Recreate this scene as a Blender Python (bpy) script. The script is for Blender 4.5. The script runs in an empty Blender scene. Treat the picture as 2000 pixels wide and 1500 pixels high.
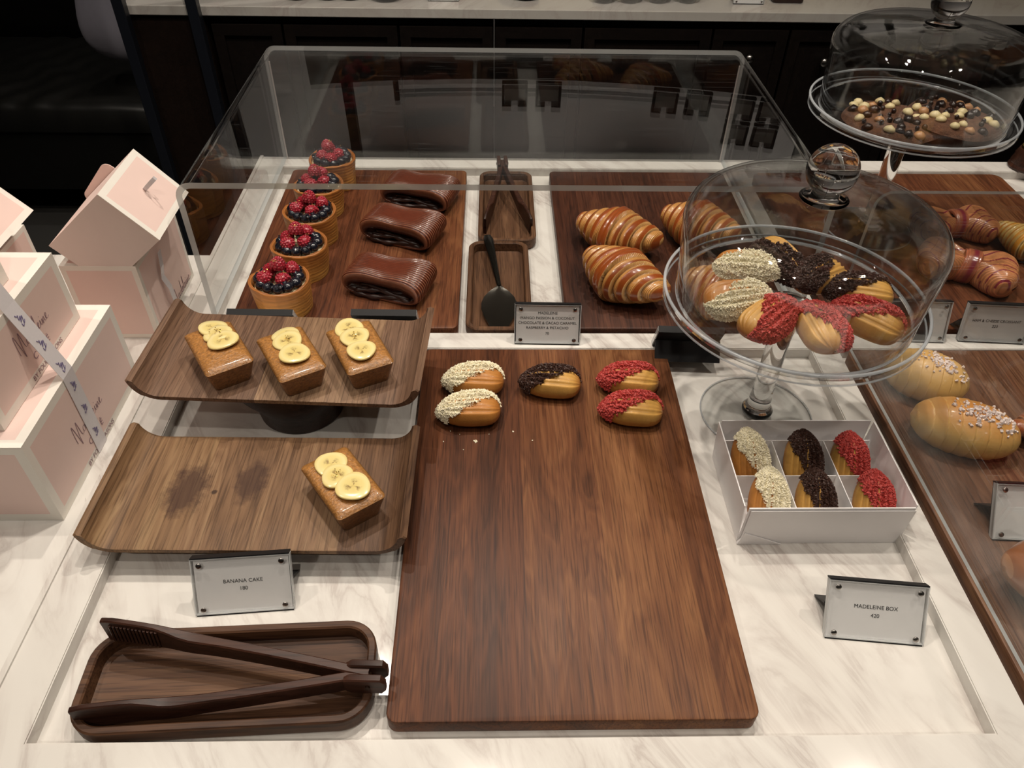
import bpy, bmesh, math, random
import numpy as np
from mathutils import Vector, Matrix
R = random.Random(7)
NR = np.random.RandomState(5)
PI = math.pi
S = bpy.context.scene
COL = S.collection

# ------------------------------------------------------------------ camera
CAMH = 0.69
F_PX = 1502.0
_p, _y, _r = [math.radians(a) for a in (41.987, 1.796, 1.232)]
FW = Vector((math.sin(_y)*math.cos(_p), math.cos(_y)*math.cos(_p), -math.sin(_p)))
RT0 = Vector((math.cos(_y), -math.sin(_y), 0))
UP0 = RT0.cross(FW)
RT = RT0*math.cos(_r) + UP0*math.sin(_r)
UP = -RT0*math.sin(_r) + UP0*math.cos(_r)
cam_d = bpy.data.cameras.new('camera')
cam = bpy.data.objects.new('camera', cam_d)
COL.objects.link(cam)
cam_d.sensor_width = 36
cam_d.lens = F_PX/2000*36
cam_d.clip_start = 0.02
cam.matrix_world = Matrix(((RT.x, UP.x, -FW.x, 0), (RT.y, UP.y, -FW.y, 0), (RT.z, UP.z, -FW.z, CAMH), (0, 0, 0, 1)))
S.camera = cam

# ------------------------------------------------------------------ world, light, exposure
S.view_settings.view_transform = 'Standard'
S.view_settings.look = 'None'
S.view_settings.gamma = 1
S.view_settings.use_curve_mapping = False
S.view_settings.exposure = 0.16
w = bpy.data.worlds.new('world'); S.world = w; w.use_nodes = True
w.node_tree.nodes['Background'].inputs[0].default_value = (1.0, 0.93, 0.86, 1)
w.node_tree.nodes['Background'].inputs[1].default_value = 0.22
CEIL = 1.95
LAMPS = [(-0.42, 1.30, 40, 0.022), (0.40, 1.34, 40, 0.022), (-0.02, 0.88, 30, 0.022), (1.14, 0.88, 30, 0.022),
         (-1.0, 0.85, 24, 0.022), (0.85, 0.45, 10, 0.022), (-0.15, -0.15, 18, 0.03), (-0.75, -0.75, 26, 0.03), (0.75, -0.80, 18, 0.03), (-1.7, 2.0, 24, 0.03)]  # the wider ones are unseen fill, added to brighten front faces and bench
WALL_FILL = [(-1.2, 3.1, 16), (0.2, 3.1, 22), (1.6, 3.1, 22)]  # unseen wall lights, added to brighten what the cover top mirrors
for (x, y, e, rad) in LAMPS:
    l = bpy.data.lights.new('downlight_or_fill', 'SPOT')
    l.energy = e; l.color = (1.0, 0.895, 0.775); l.shadow_soft_size = rad
    l.spot_size = math.radians(95); l.spot_blend = 0.6
    o = bpy.data.objects.new('downlight_or_fill', l); COL.objects.link(o); o.location = (x, y, CEIL-0.06)
for (x, y, e) in WALL_FILL:
    l = bpy.data.lights.new('wall_fill', 'SPOT')
    l.energy = e; l.color = (1.0, 0.92, 0.84); l.shadow_soft_size = 0.03
    l.spot_size = math.radians(120); l.spot_blend = 0.7
    o = bpy.data.objects.new('wall_fill', l); COL.objects.link(o); o.location = (x, y, CEIL-0.08); o.rotation_euler = (math.radians(28), 0, 0)
for (x, y, e) in [(0.2, 2.62, 1.2), (0.9, 2.62, 1.0), (1.6, 2.62, 0.6)]:
    l = bpy.data.lights.new('shelf_lamp', 'SPOT')
    l.energy = e; l.color = (1.0, 0.80, 0.48); l.shadow_soft_size = 0.02
    l.spot_size = math.radians(110); l.spot_blend = 0.6
    o = bpy.data.objects.new('shelf_lamp', l); COL.objects.link(o); o.location = (x, y, 0.44)

# ------------------------------------------------------------------ where a pixel's line of sight meets a real height
def ray(px, py): return FW*F_PX + RT*(px-1000) - UP*(py-750)
def at(px, py, z=0.0):
    d = ray(px, py); t = (z-CAMH)/d.z
    return Vector((d.x*t, d.y*t, z))
def aty(px, py, Y):
    d = ray(px, py); t = Y/d.y
    return Vector((d.x*t, Y, CAMH+d.z*t))

# ------------------------------------------------------------------ objects
def link(name, me, parent=None):
    o = bpy.data.objects.new(name, me); COL.objects.link(o)
    if parent is not None: o.parent = parent
    return o
def mesh(name, V, Fc, mats, parent=None, smooth=False, fm=None, col=None, auto=None):
    me = bpy.data.meshes.new(name)
    me.from_pydata([tuple(v) for v in V], [], [tuple(f) for f in Fc])
    if not isinstance(mats, (list, tuple)): mats = [mats]
    for m in mats: me.materials.append(m)
    if fm is not None: me.polygons.foreach_set('material_index', list(fm))
    if smooth: me.polygons.foreach_set('use_smooth', [True]*len(me.polygons))
    if col is not None:
        a = me.color_attributes.new('Col', 'FLOAT_COLOR', 'POINT')
        c = np.ones((len(V), 4), dtype=np.float32); c[:, :3] = col
        a.data.foreach_set('color', c.ravel())
    me.update()
    if auto is not None:
        me.polygons.foreach_set('use_smooth', [True]*len(me.polygons))
        try: me.set_sharp_from_angle(angle=math.radians(auto))
        except Exception: pass
    return link(name, me, parent)
def thing(name, label, cat, loc=(0, 0, 0), rz=0, group=None, rot=None):
    o = bpy.data.objects.new(name, None); COL.objects.link(o)
    o.empty_display_size = 0.01
    o.location = loc; o.rotation_euler = rot if rot is not None else (0, 0, rz)
    return tag(o, label, cat, group)
def tag(o, label=None, cat=None, group=None, kind=None):
    if label: o['label'] = label
    if cat: o['category'] = cat
    if group: o['group'] = group
    if kind: o['kind'] = kind
    return o
def dup(root, loc, rot, label=None, group=None, scale=None):
    def cp(o, parent):
        c = o.copy(); COL.objects.link(c); c.parent = parent
        for ch in [x for x in bpy.data.objects if x.parent == o]: cp(ch, c)
        return c
    kids = list(root.children)
    c = root.copy(); COL.objects.link(c)
    for ch in kids: cp(ch, c)
    c.location = loc; c.rotation_euler = rot
    if scale: c.scale = scale
    if label: c['label'] = label
    if group: c['group'] = group
    return c

# ------------------------------------------------------------------ geometry
class MB:
    def __init__(s): s.V = []; s.F = []; s.M = []
    def add(s, V, Fc, m=0):
        b = len(s.V); s.V += [tuple(v) for v in V]; s.F += [tuple(i+b for i in f) for f in Fc]; s.M += [m]*len(Fc); return s
    def box(s, x0, x1, y0, y1, z0, z1, m=0):
        V = [(x0, y0, z0), (x1, y0, z0), (x1, y1, z0), (x0, y1, z0), (x0, y0, z1), (x1, y0, z1), (x1, y1, z1), (x0, y1, z1)]
        return s.add(V, [(0, 3, 2, 1), (4, 5, 6, 7), (0, 1, 5, 4), (1, 2, 6, 5), (2, 3, 7, 6), (3, 0, 4, 7)], m)
    def tube(s, pts, r, n=8, m=0, caps=True):
        V, Fc = tube(pts, r, n, caps); return s.add(V, Fc, m)
    def build(s, name, mats, parent=None, smooth=False, auto=None):
        return mesh(name, s.V, s.F, mats, parent, smooth, s.M, auto=auto)
def rr(w_, d_, r, n=6, cx=0, cy=0):
    r = min(r, w_/2-1e-5, d_/2-1e-5); P = []
    for (sx, sy, a0) in ((1, -1, -PI/2), (1, 1, 0), (-1, 1, PI/2), (-1, -1, PI)):
        for i in range(n+1):
            a = a0 + PI/2*i/n
            P.append((cx+sx*(w_/2-r)+r*math.cos(a), cy+sy*(d_/2-r)+r*math.sin(a)))
    return P
def loft(loops, cap0=True, cap1=True, close=False):
    n = len(loops[0]); V = [p for L in loops for p in L]; Fc = []
    m = len(loops)
    for k in range(m if close else m-1):
        a, b = k*n, ((k+1) % m)*n
        for i in range(n):
            j = (i+1) % n; Fc.append((a+i, a+j, b+j, b+i))
    if not close:
        if cap0: Fc.append(tuple(range(n-1, -1, -1)))
        if cap1: Fc.append(tuple((m-1)*n+i for i in range(n)))
    return V, Fc
def slab(w_, d_, z0, z1, r=0.01, b=0.0015, n=6, cx=0, cy=0):
    L = []
    for (ins, z) in ((b, z0), (b*.3, z0+b*.3), (0, z0+b), (0, z1-b), (b*.3, z1-b*.3), (b, z1)):
        L.append([(x, y, z) for x, y in rr(w_-2*ins, d_-2*ins, max(r-ins, 1e-4), n, cx, cy)])
    return loft(L)
def lathe(prof, n=64, cap0=False, cap1=False):
    L = [[(r*math.cos(2*PI*i/n), r*math.sin(2*PI*i/n), z) for i in range(n)] for r, z in prof]
    return loft(L, cap0, cap1)
def tube(pts, r, n=8, caps=True):
    pts = [Vector(p) for p in pts]; L = []
    up = Vector((0, 0, 1)); prev = None
    for i, p in enumerate(pts):
        t = (pts[min(i+1, len(pts)-1)]-pts[max(i-1, 0)]).normalized()
        if prev is None:
            a = up.cross(t)
            if a.length < 1e-3: a = Vector((1, 0, 0)).cross(t)
        else: a = prev - t*prev.dot(t)
        a.normalize(); b = t.cross(a); prev = a
        rad = r[i] if isinstance(r, (list, tuple)) else r
        L.append([tuple(p+a*rad*math.cos(2*PI*k/n)+b*rad*math.sin(2*PI*k/n)) for k in range(n)])
    return loft(L, caps, caps)
def grid(fn, nu, nv, wu=False, wv=False):
    V = [fn(i/(nu if wu else nu-1), j/(nv if wv else nv-1)) for i in range(nu) for j in range(nv)]
    Fc = []
    for i in range(nu if wu else nu-1):
        for j in range(nv if wv else nv-1):
            a, b = i, (i+1) % nu; c, d = j, (j+1) % nv
            Fc.append((a*nv+c, b*nv+c, b*nv+d, a*nv+d))
    return V, Fc
def crumbs(pts, nrm, s0, s1, elong=1.0):
    V = []; Fc = []
    base = np.array([(-1, -1, -1), (1, -1, -1), (1, 1, -1), (-1, 1, -1), (-1, -1, 1), (1, -1, 1), (1, 1, 1), (-1, 1, 1)], float)
    fs = [(0, 3, 2, 1), (4, 5, 6, 7), (0, 1, 5, 4), (1, 2, 6, 5), (2, 3, 7, 6), (3, 0, 4, 7)]
    for p in pts:
        A = NR.randn(3, 3); q, _ = np.linalg.qr(A)
        s = NR.uniform(s0, s1); sc = np.array([s*elong, s*NR.uniform(.6, 1), s*NR.uniform(.5, .9)])
        v = (base*(1+NR.uniform(-.3, .3, base.shape)))*sc @ q + np.array(p)
        b = len(V); V += [tuple(x) for x in v]; Fc += [tuple(i+b for i in f) for f in fs]
    return V, Fc

# ------------------------------------------------------------------ materials
class N:
    def __init__(s, name):
        s.m = bpy.data.materials.new(name); s.m.use_nodes = True; s.t = s.m.node_tree
        s.b = s.t.nodes['Principled BSDF']; s.out = s.t.nodes['Material Output']
    def n(s, ty, **kw):
        q = s.t.nodes.new(ty)
        for k, v in kw.items():
            if k.startswith('i_'):
                q.inputs[k[2:].replace('_', ' ')].default_value = v
            else: setattr(q, k, v)
        return q
    def l(s, a, b): s.t.links.new(a, b)
    def coord(s, kind='Object', scale=(1, 1, 1), rot=(0, 0, 0), loc=(0, 0, 0)):
        c = s.n('ShaderNodeTexCoord'); mp = s.n('ShaderNodeMapping')
        mp.inputs['Scale'].default_value = scale; mp.inputs['Rotation'].default_value = rot; mp.inputs['Location'].default_value = loc
        s.l(c.outputs[kind], mp.inputs[0]); return mp.outputs[0]
    def noise(s, vec, scale, detail=4, rough=.5, dist=0):
        q = s.n('ShaderNodeTexNoise'); q.inputs['Scale'].default_value = scale; q.inputs['Detail'].default_value = detail
        q.inputs['Roughness'].default_value = rough; q.inputs['Distortion'].default_value = dist
        if vec is not None: s.l(vec, q.inputs['Vector'])
        return q.outputs['Fac']
    def ramp(s, fac, stops, interp='LINEAR'):
        q = s.n('ShaderNodeValToRGB'); e = q.color_ramp.elements; q.color_ramp.interpolation = interp
        while len(e) > 1: e.remove(e[0])
        e[0].position = stops[0][0]; e[0].color = (*stops[0][1], 1)
        for p, c in stops[1:]:
            x = e.new(p); x.color = (*c, 1)
        s.l(fac, q.inputs[0]); return q.outputs[0]
    def mix(s, fac, a, b, mode='MIX'):
        q = s.n('ShaderNodeMix', data_type='RGBA', blend_type=mode)
        for v, i in ((fac, 0), (a, 6), (b, 7)):
            if hasattr(v, 'is_linked') or hasattr(v, 'links'): s.l(v, q.inputs[i])
            elif i == 0: q.inputs[0].default_value = v
            else: q.inputs[i].default_value = (*v, 1)
        return q.outputs[2]
    def math(s, op, a, b=0.0, c=0.0):
        q = s.n('ShaderNodeMath', operation=op)
        for v, i in ((a, 0), (b, 1), (c, 2)):
            if hasattr(v, 'links'): s.l(v, q.inputs[i])
            else: q.inputs[i].default_value = v
        return q.outputs[0]
    def bump(s, h, strength=.2, dist=.001):
        q = s.n('ShaderNodeBump'); q.inputs['Strength'].default_value = strength; q.inputs['Distance'].default_value = dist
        s.l(h, q.inputs['Height']); s.l(q.outputs[0], s.b.inputs['Normal'])
    def base(s, c):
        if hasattr(c, 'links'): s.l(c, s.b.inputs['Base Color'])
        else: s.b.inputs['Base Color'].default_value = (*c, 1)
        return s
    def set(s, **kw):
        for k, v in kw.items(): s.b.inputs[k.replace('_', ' ')].default_value = v
        return s
def plain(name, c, rough=.5, spec=.5, metal=0, var=0.06, nscale=60, **kw):
    k = N(name); f = k.noise(k.coord(), nscale, 3)
    k.base(k.mix(f, tuple(x*(1-var) for x in c), tuple(min(1, x*(1+var)) for x in c)))
    k.set(Roughness=rough, Metallic=metal); k.b.inputs['Specular IOR Level'].default_value = spec
    for a, v in kw.items(): k.b.inputs[a.replace('_', ' ')].default_value = v
    return k.m
def walnut(name, dark, mid, light, strip=0.07, axis='y', rough=.42, seed=0.0, contrast=1.0, fine=1.0, stains=()):
    k = N(name)
    rot = (0, 0, 0) if axis == 'y' else (0, 0, PI/2)
    cv = k.coord('Object', (1, 1, 1), rot, (seed*.37, seed*.71, seed*.13))
    sep = k.n('ShaderNodeSeparateXYZ'); k.l(cv, sep.inputs[0])
    wob = k.math('MULTIPLY', k.math('SUBTRACT', k.noise(cv, 3, 2), .5), .012)
    st = k.math('FLOOR', k.math('DIVIDE', k.math('ADD', k.math('ADD', sep.outputs[0], wob), 5.013+seed*.01), strip))
    wn = k.n('ShaderNodeTexWhiteNoise', noise_dimensions='1D'); k.l(k.math('ADD', st, seed*3.1), wn.inputs['W'])
    # the figure of each strip is offset along and across the grain
    comb = k.n('ShaderNodeCombineXYZ')
    k.l(k.math('ADD', sep.outputs[0], k.math('MULTIPLY', wn.outputs['Value'], 2.0)), comb.inputs[0])
    k.l(k.math('ADD', sep.outputs[1], k.math('MULTIPLY', wn.outputs['Value'], 7.0)), comb.inputs[1]); k.l(sep.outputs[2], comb.inputs[2])
    def mp(sc):
        m = k.n('ShaderNodeMapping'); m.inputs['Scale'].default_value = sc; k.l(comb.outputs[0], m.inputs[0]); return m.outputs[0]
    big = k.noise(mp((19, 2.6, 19)), 1.0, 3, .5, .9)
    rings = k.math('FRACT', k.math('MULTIPLY', big, 11.0))
    rings = k.math('ABSOLUTE', k.math('SUBTRACT', k.math('MULTIPLY', rings, 2), 1))
    streak = k.noise(mp((70*fine, 2.4, 70)), 1.0, 4, .6, .5)
    pore = k.noise(mp((520, 16, 300)), 1.0, 2, .6)
    fineg = k.noise(mp((330*fine, 5, 330)), 1.0, 4, .65)
    v = k.math('ADD', k.math('MULTIPLY', streak, .26), k.math('MULTIPLY', rings, .08))
    v = k.math('ADD', v, k.math('MULTIPLY', fineg, .26))
    v = k.math('ADD', v, k.math('MULTIPLY', big, .42))
    v = k.math('ADD', v, k.math('MULTIPLY', k.math('SUBTRACT', wn.outputs['Value'], .5), .20*contrast))
    c = k.ramp(v, [(.32, dark), (.55, mid), (.80, light)])
    tn = k.ramp(wn.outputs['Value'], [(0.0, (1-.34*contrast, 1-.46*contrast, 1-.50*contrast)), (.45, (1, 1-.09*contrast, 1-.12*contrast)), (1.0, (1.14, 1.12, 1.0))])
    c = k.mix(1.0, c, tn, 'MULTIPLY')
    pr = k.ramp(pore, [(.36, (.45, .42, .40)), (.50, (1, 1, 1))])
    c = k.mix(.75, c, pr, 'MULTIPLY')
    for (sx, sy, rx, ry, st_, cl) in stains:
        oc_ = k.n('ShaderNodeTexCoord'); m_ = k.n('ShaderNodeMapping'); m_.inputs['Location'].default_value = (-sx/rx, -sy/ry, 0); m_.inputs['Scale'].default_value = (1/rx, 1/ry, 0)
        k.l(oc_.outputs['Object'], m_.inputs[0]); ln = k.n('ShaderNodeVectorMath', operation='LENGTH'); k.l(m_.outputs[0], ln.inputs[0])
        rr_ = k.math('ADD', ln.outputs['Value'], k.math('MULTIPLY', k.math('SUBTRACT', k.noise(oc_.outputs['Object'], 60, 5, .7), .5), 1.5))
        c = k.mix(k.math('MULTIPLY', k.ramp(rr_, [(.55, (1, 1, 1)), (1.0, (0, 0, 0))]), st_), c, cl)
    k.base(c); k.set(Roughness=rough); k.b.inputs['Specular IOR Level'].default_value = .26
    rq = k.n('ShaderNodeMapRange'); rq.inputs[3].default_value = rough-.06; rq.inputs[4].default_value = rough+.15
    k.l(streak, rq.inputs[0]); k.l(rq.outputs[0], k.b.inputs['Roughness'])
    k.bump(k.math('ADD', k.math('MULTIPLY', pore, .7), streak), .25, .0006)
    return k.m
def marble(name, rot=.6, base=(.77, .75, .71), vein=(.50, .45, .42), seed=0):
    k = N(name)
    cv = k.coord('Object', (1, 1, 1), (0, 0, rot), (seed, seed*.7, 0))
    m = k.n('ShaderNodeMapping'); m.inputs['Scale'].default_value = (14, 3.2, 8); k.l(cv, m.inputs[0])
    a = k.noise(m.outputs[0], 1.0, 7, .62, .9)
    ridge = k.math('ABSOLUTE', k.math('SUBTRACT', a, .5))
    lines = k.ramp(ridge, [(0.0, (1, 1, 1)), (.03, (.45, .45, .45)), (.10, (0, 0, 0))])
    patch = k.ramp(k.noise(cv, 9, 3), [(.36, (0, 0, 0)), (.66, (1, 1, 1))])
    cloud = k.ramp(k.noise(m.outputs[0], .6, 5, .6, .5), [(.35, (1, 1, 1)), (.75, (.90, .885, .87))])
    fac = k.mix(1.0, lines, patch, 'MULTIPLY')
    c = k.mix(1.0, base, cloud, 'MULTIPLY')
    q = k.math('MULTIPLY', fac, 1.0)
    c = k.mix(q, c, vein)
    spk = k.ramp(k.noise(m.outputs[0], 6, 4, .7, .8), [(.715, (0, 0, 0)), (.76, (1, 1, 1))])
    c = k.mix(k.math('MULTIPLY', spk, .5), c, (.30, .25, .24))
    k.base(c); k.set(Roughness=.11); k.b.inputs['Specular IOR Level'].default_value = .35
    return k.m
def thin_glass(name, tint=(.97, .98, .98), f0=.04, rough=.01, wob=0, wscale=20, scratch=False, maxf=1.0, refr=0):
    """clear sheet: passes light straight on and mirrors by the angle of view"""
    k = N(name); k.t.nodes.remove(k.b)
    g = k.n('ShaderNodeNewGeometry')
    dt = k.n('ShaderNodeVectorMath', operation='DOT_PRODUCT'); k.l(g.outputs['Incoming'], dt.inputs[0]); k.l(g.outputs['Normal'], dt.inputs[1])
    c = k.math('ABSOLUTE', dt.outputs['Value'])
    f = k.math('POWER', k.math('SUBTRACT', 1.0, c), 5.0)
    f = k.math('ADD', k.math('MULTIPLY', f, 1-f0), f0)
    f = k.math('MINIMUM', f, maxf)
    tr = k.n('ShaderNodeBsdfTransparent'); tr.inputs[0].default_value = (*tint, 1)
    gl = k.n('ShaderNodeBsdfGlossy'); gl.inputs['Roughness'].default_value = rough
    mx = k.n('ShaderNodeMixShader'); k.l(f, mx.inputs[0]); k.l(tr.outputs[0], mx.inputs[1]); k.l(gl.outputs[0], mx.inputs[2])
    if wob:
        b = k.n('ShaderNodeBump'); b.inputs['Strength'].default_value = wob; b.inputs['Distance'].default_value = .002
        k.l(k.noise(k.coord(), wscale, 2), b.inputs['Height']); k.l(b.outputs[0], gl.inputs['Normal'])
    if refr:
        rf = k.n('ShaderNodeBsdfRefraction'); rf.inputs['IOR'].default_value = 1.45; rf.inputs['Roughness'].default_value = 0
        m3 = k.n('ShaderNodeMixShader'); k.l(k.math('MINIMUM', k.math('MULTIPLY', k.math('POWER', k.math('SUBTRACT', 1.0, c), 3.0), refr), .7), m3.inputs[0]); k.l(tr.outputs[0], m3.inputs[1]); k.l(rf.outputs[0], m3.inputs[2]); k.l(m3.outputs[0], mx.inputs[1])
        b2 = k.n('ShaderNodeBump'); b2.inputs['Strength'].default_value = .35; b2.inputs['Distance'].default_value = .003; k.l(k.noise(k.coord(), 28, 2), b2.inputs['Height']); k.l(b2.outputs[0], rf.inputs['Normal'])
    outsh = mx.outputs[0]
    if scratch:
        tot = None
        for (ang, sc) in ((.5, 1), (1.9, 1.3), (2.6, .8)):
            mp = k.coord('Object', (7*sc, 900, 7), (0, 0, ang))
            nn = k.ramp(k.noise(mp, 1, 1, .5), [(.775, (0, 0, 0)), (.80, (1, 1, 1))])
            tot = nn if tot is None else k.mix(1.0, tot, nn, 'ADD')
        dust = k.ramp(k.noise(k.coord('Object'), 520, 1, .5), [(.80, (0, 0, 0)), (.83, (1, 1, 1))])
        tot = k.math('MULTIPLY', k.math('ADD', tot, dust), .10)
        df = k.n('ShaderNodeBsdfDiffuse'); df.inputs[0].default_value = (.8, .8, .8, 1)
        m2 = k.n('ShaderNodeMixShader'); k.l(tot, m2.inputs[0]); k.l(outsh, m2.inputs[1]); k.l(df.outputs[0], m2.inputs[2]); outsh = m2.outputs[0]
    k.l(outsh, k.out.inputs[0]); return k.m
def solid_glass(name, ior=1.5, tint=(1, 1, 1)):
    k = N(name); k.t.nodes.remove(k.b)
    g = k.n('ShaderNodeBsdfGlass'); g.inputs['IOR'].default_value = ior; g.inputs['Roughness'].default_value = 0; g.inputs[0].default_value = (*tint, 1)
    k.l(g.outputs[0], k.out.inputs[0]); return k.m
def edge_mat(name, c=(.30, .33, .33), a=.55):
    k = N(name); k.base(c); k.set(Roughness=.12, Alpha=a); k.b.inputs['Specular IOR Level'].default_value = .8; return k.m
def vcol(name, rough=.35, spec=.5, coat=0, nstr=0, nscale=300, var=.12, vscale=40, aniso=(1, 1, 1), sss=0):
    k = N(name); a = k.n('ShaderNodeAttribute', attribute_name='Col')
    f = k.noise(k.coord('Object', aniso), vscale, 4, .6)
    c = k.mix(1.0, a.outputs['Color'], k.ramp(f, [(.3, (1-var,)*3), (.7, (1+var,)*3)]), 'MULTIPLY')
    k.base(c); k.set(Roughness=rough); k.b.inputs['Specular IOR Level'].default_value = spec
    k.b.inputs['Coat Weight'].default_value = coat; k.b.inputs['Coat Roughness'].default_value = .12
    if sss:
        k.b.inputs['Subsurface Weight'].default_value = sss; k.b.inputs['Subsurface Radius'].default_value = (1, .4, .15); k.b.inputs['Subsurface Scale'].default_value = .003
    if nstr: k.bump(k.noise(k.coord('Object', aniso), nscale, 3), nstr, .0008)
    return k.m

WD, WM, WL = (.028, .011, .006), (.125, .047, .020), (.27, .125, .055)
M = {}
M['board'] = walnut('walnut_board', WD, WM, WL, .085, seed=1.0)
M['board_b'] = walnut('walnut_board_red', (.028, .010, .006), (.130, .045, .020), (.25, .11, .048), .11, seed=4.2)
M['board_c'] = walnut('walnut_board_dark', (.024, .010, .007), (.095, .036, .019), (.20, .09, .042), .085, seed=7.7)
M['board_d'] = walnut('walnut_board_right', (.045, .020, .012), (.135, .062, .035), (.25, .14, .08), .085, seed=2.6)
M['tray'] = walnut('walnut_tray', (.120, .070, .045), (.235, .145, .092), (.38, .26, .17), .13, axis='yx' if False else 'y', rough=.5, seed=3.3, contrast=.5)
M['tray_b'] = walnut('acacia_tray', (.080, .044, .026), (.205, .120, .066), (.38, .26, .15), .16, rough=.5, seed=9.3, contrast=.6, fine=.6, stains=((-.082, -.002, .026, .042, .75, (.040, .016, .012)), (-.015, .012, .020, .036, .65, (.040, .017, .013)), (-.052, -.004, .004, .004, .8, (.02, .01, .008))))
M['small_tray'] = walnut('acacia_small_tray', (.035, .016, .009), (.125, .062, .032), (.25, .14, .075), .20, rough=.45, seed=5.1, contrast=.3, fine=.5)
M['small_tray_x'] = walnut('acacia_tong_tray', (.030, .013, .008), (.100, .047, .024), (.22, .12, .062), .20, axis='x', rough=.45, seed=6.1, contrast=.3, fine=.5)
M['dark_wood'] = walnut('dark_wood', (.014, .007, .005), (.040, .018, .011), (.075, .035, .022), .3, axis='x', rough=.38, seed=8.1, contrast=.2)
M['tong_wood'] = walnut('tong_wood', (.016, .007, .005), (.052, .020, .012), (.10, .042, .026), .3, axis='x', rough=.36, seed=8.9, contrast=.2)
M['cabinet'] = walnut('cabinet_wood', (.0045, .0028, .0022), (.0075, .0045, .0035), (.011, .007, .0055), .4, axis='y', rough=.5, seed=1.9, contrast=.2)
M['cabinet_end'] = walnut('cabinet_end_wood', (.007, .004, .003), (.013, .007, .005), (.018, .010, .008), .4, rough=.5, seed=2.9, contrast=.2)
M['marble'] = marble('marble_counter', -.55)
M['marble_b'] = marble('marble_recess', -.5, seed=3.3)
M['marble_back'] = marble('marble_back_counter', .5, base=(.62, .60, .56), seed=5.1)
M['sheet'] = thin_glass('acrylic_sheet', (.985, .99, .988), .045, .006, wob=.02, wscale=9, scratch=True)
M['sheet_edge'] = edge_mat('acrylic_edge', (.60, .63, .63), .80)  # grey colour stands in for light reflected inside the cut edge
M['sheet_seam'] = edge_mat('acrylic_seam', (.75, .70, .68), .7)
M['dome'] = thin_glass('dome_glass', (.985, .99, .99), .06, .002, wob=.25, wscale=18, refr=.5)
M['dome_plate'] = thin_glass('plate_glass', (.975, .98, .98), .05, .002, wob=.12, wscale=16)
M['dome_rim'] = edge_mat('dome_rim_glass', (.72, .76, .80), .38)
M['glass'] = solid_glass('clear_glass', 1.48)
M['black'] = plain('black_plastic', (.010, .010, .011), .5, .25)
M['black_matt'] = plain('black_matt', (.012, .012, .014), .6)
M['paper'] = plain('paper_card', (.93, .93, .92), .6, var=.02)
M['ink'] = plain('black_ink', (.02, .02, .02), .7)
M['plate'] = thin_glass('sign_acrylic', (.995, .995, .995), .045, .01)
M['plate_edge'] = edge_mat('sign_acrylic_edge', (.80, .82, .82), .6)
M['server_steel'] = plain('dark_polished_steel', (.20, .19, .17), .14, .5, 1.0)
M['steel'] = plain('brushed_steel', (.42, .40, .38), .25, .5, 1.0)
M['pink'] = plain('pink_card', (.86, .655, .595), .62, var=.02)
M['pink_dull'] = plain('plain_pink_card', (.82, .70, .65), .62, var=.02)
M['cream'] = plain('cream_card', (.88, .84, .77), .6, var=.02)
M['ribbon'] = plain('ribbon_satin', (.74, .71, .73), .5, var=.04, nscale=400)
M['purple'] = plain('purple_print', (.16, .13, .27), .7)
M['print'] = plain('mauve_print', (.33, .21, .24), .7)
M['white_card'] = plain('white_card', (.92, .90, .90), .5, var=.02)
M['crumb_pale'] = plain('coconut_crumb', (.92, .84, .64), .75, var=.12, nscale=900)
M['crumb_dark'] = plain('cocoa_crumb', (.055, .022, .014), .55, var=.4, nscale=900)
M['crumb_red'] = plain('raspberry_crumb', (.52, .065, .055), .6, var=.35, nscale=900)
M['sponge'] = vcol('madeleine_sponge', .45, .4, .1, .25, 700, .10, 120)
M['cake'] = vcol('banana_cake_crust', .36, .45, .22, 1.0, 420, .38, 300)
M['pastry'] = vcol('laminated_pastry', .28, .5, .6, .12, 500, .10, 90)
M['choc'] = vcol('chocolate_pastry', .30, .5, .35, .15, 600, .15, 160)
M['shell'] = vcol('tart_shell', .42, .45, .15, .5, 30, .22, 10, (1, 1, 26))
M['bread'] = vcol('brioche_crust', .42, .45, .12, .15, 300, .10, 40)
def cookie_mat():
    k = N('cookie_dough'); f = k.noise(k.coord(), 170, 5, .7)
    k.base(k.ramp(f, [(.3, (.060, .022, .010)), (.6, (.150, .062, .028)), (.75, (.21, .10, .05))])); k.set(Roughness=.7); k.bump(k.noise(k.coord(), 130, 6, .75), 1.0, .004); return k.m
M['cookie'] = cookie_mat()
M['chip_dark'] = plain('dark_chip', (.014, .006, .005), .3, var=.1)
M['chip_cream'] = plain('white_chocolate_chip', (.72, .60, .33), .4, var=.05)
M['chip_tan'] = plain('caramel_chip', (.45, .23, .10), .4, var=.05)
M['cream_fill'] = plain('pastry_cream', (.75, .66, .42), .45)
M['filling'] = plain('chocolate_filling', (.030, .012, .009), .4, var=.5, nscale=200)
M['rasp'] = plain('raspberry', (.42, .018, .035), .25, .6, Coat_Weight=.5, Subsurface_Weight=.15)
M['blue'] = plain('blueberry', (.008, .009, .016), .2, .6, var=.5, nscale=120, Coat_Weight=.4)
M['gold'] = plain('gold_leaf', (.95, .68, .20), .25, .5, 1.0)
M['sugar'] = plain('pearl_sugar', (.82, .70, .66), .45, var=.04)
M['floor'] = plain('grey_floor', (.055, .053, .05), .4)
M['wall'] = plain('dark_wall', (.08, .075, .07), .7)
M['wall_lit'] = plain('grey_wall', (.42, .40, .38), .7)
M['ceiling'] = plain('grey_ceiling', (.62, .60, .57), .8)
M['leather'] = plain('black_leather', (.008, .0078, .007), .33, .5, var=.3, nscale=20)
M['pillow'] = plain('lilac_grey_cloth', (.28, .27, .32), .8)
M['frame_metal'] = plain('blue_black_metal', (.010, .012, .018), .35)
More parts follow.
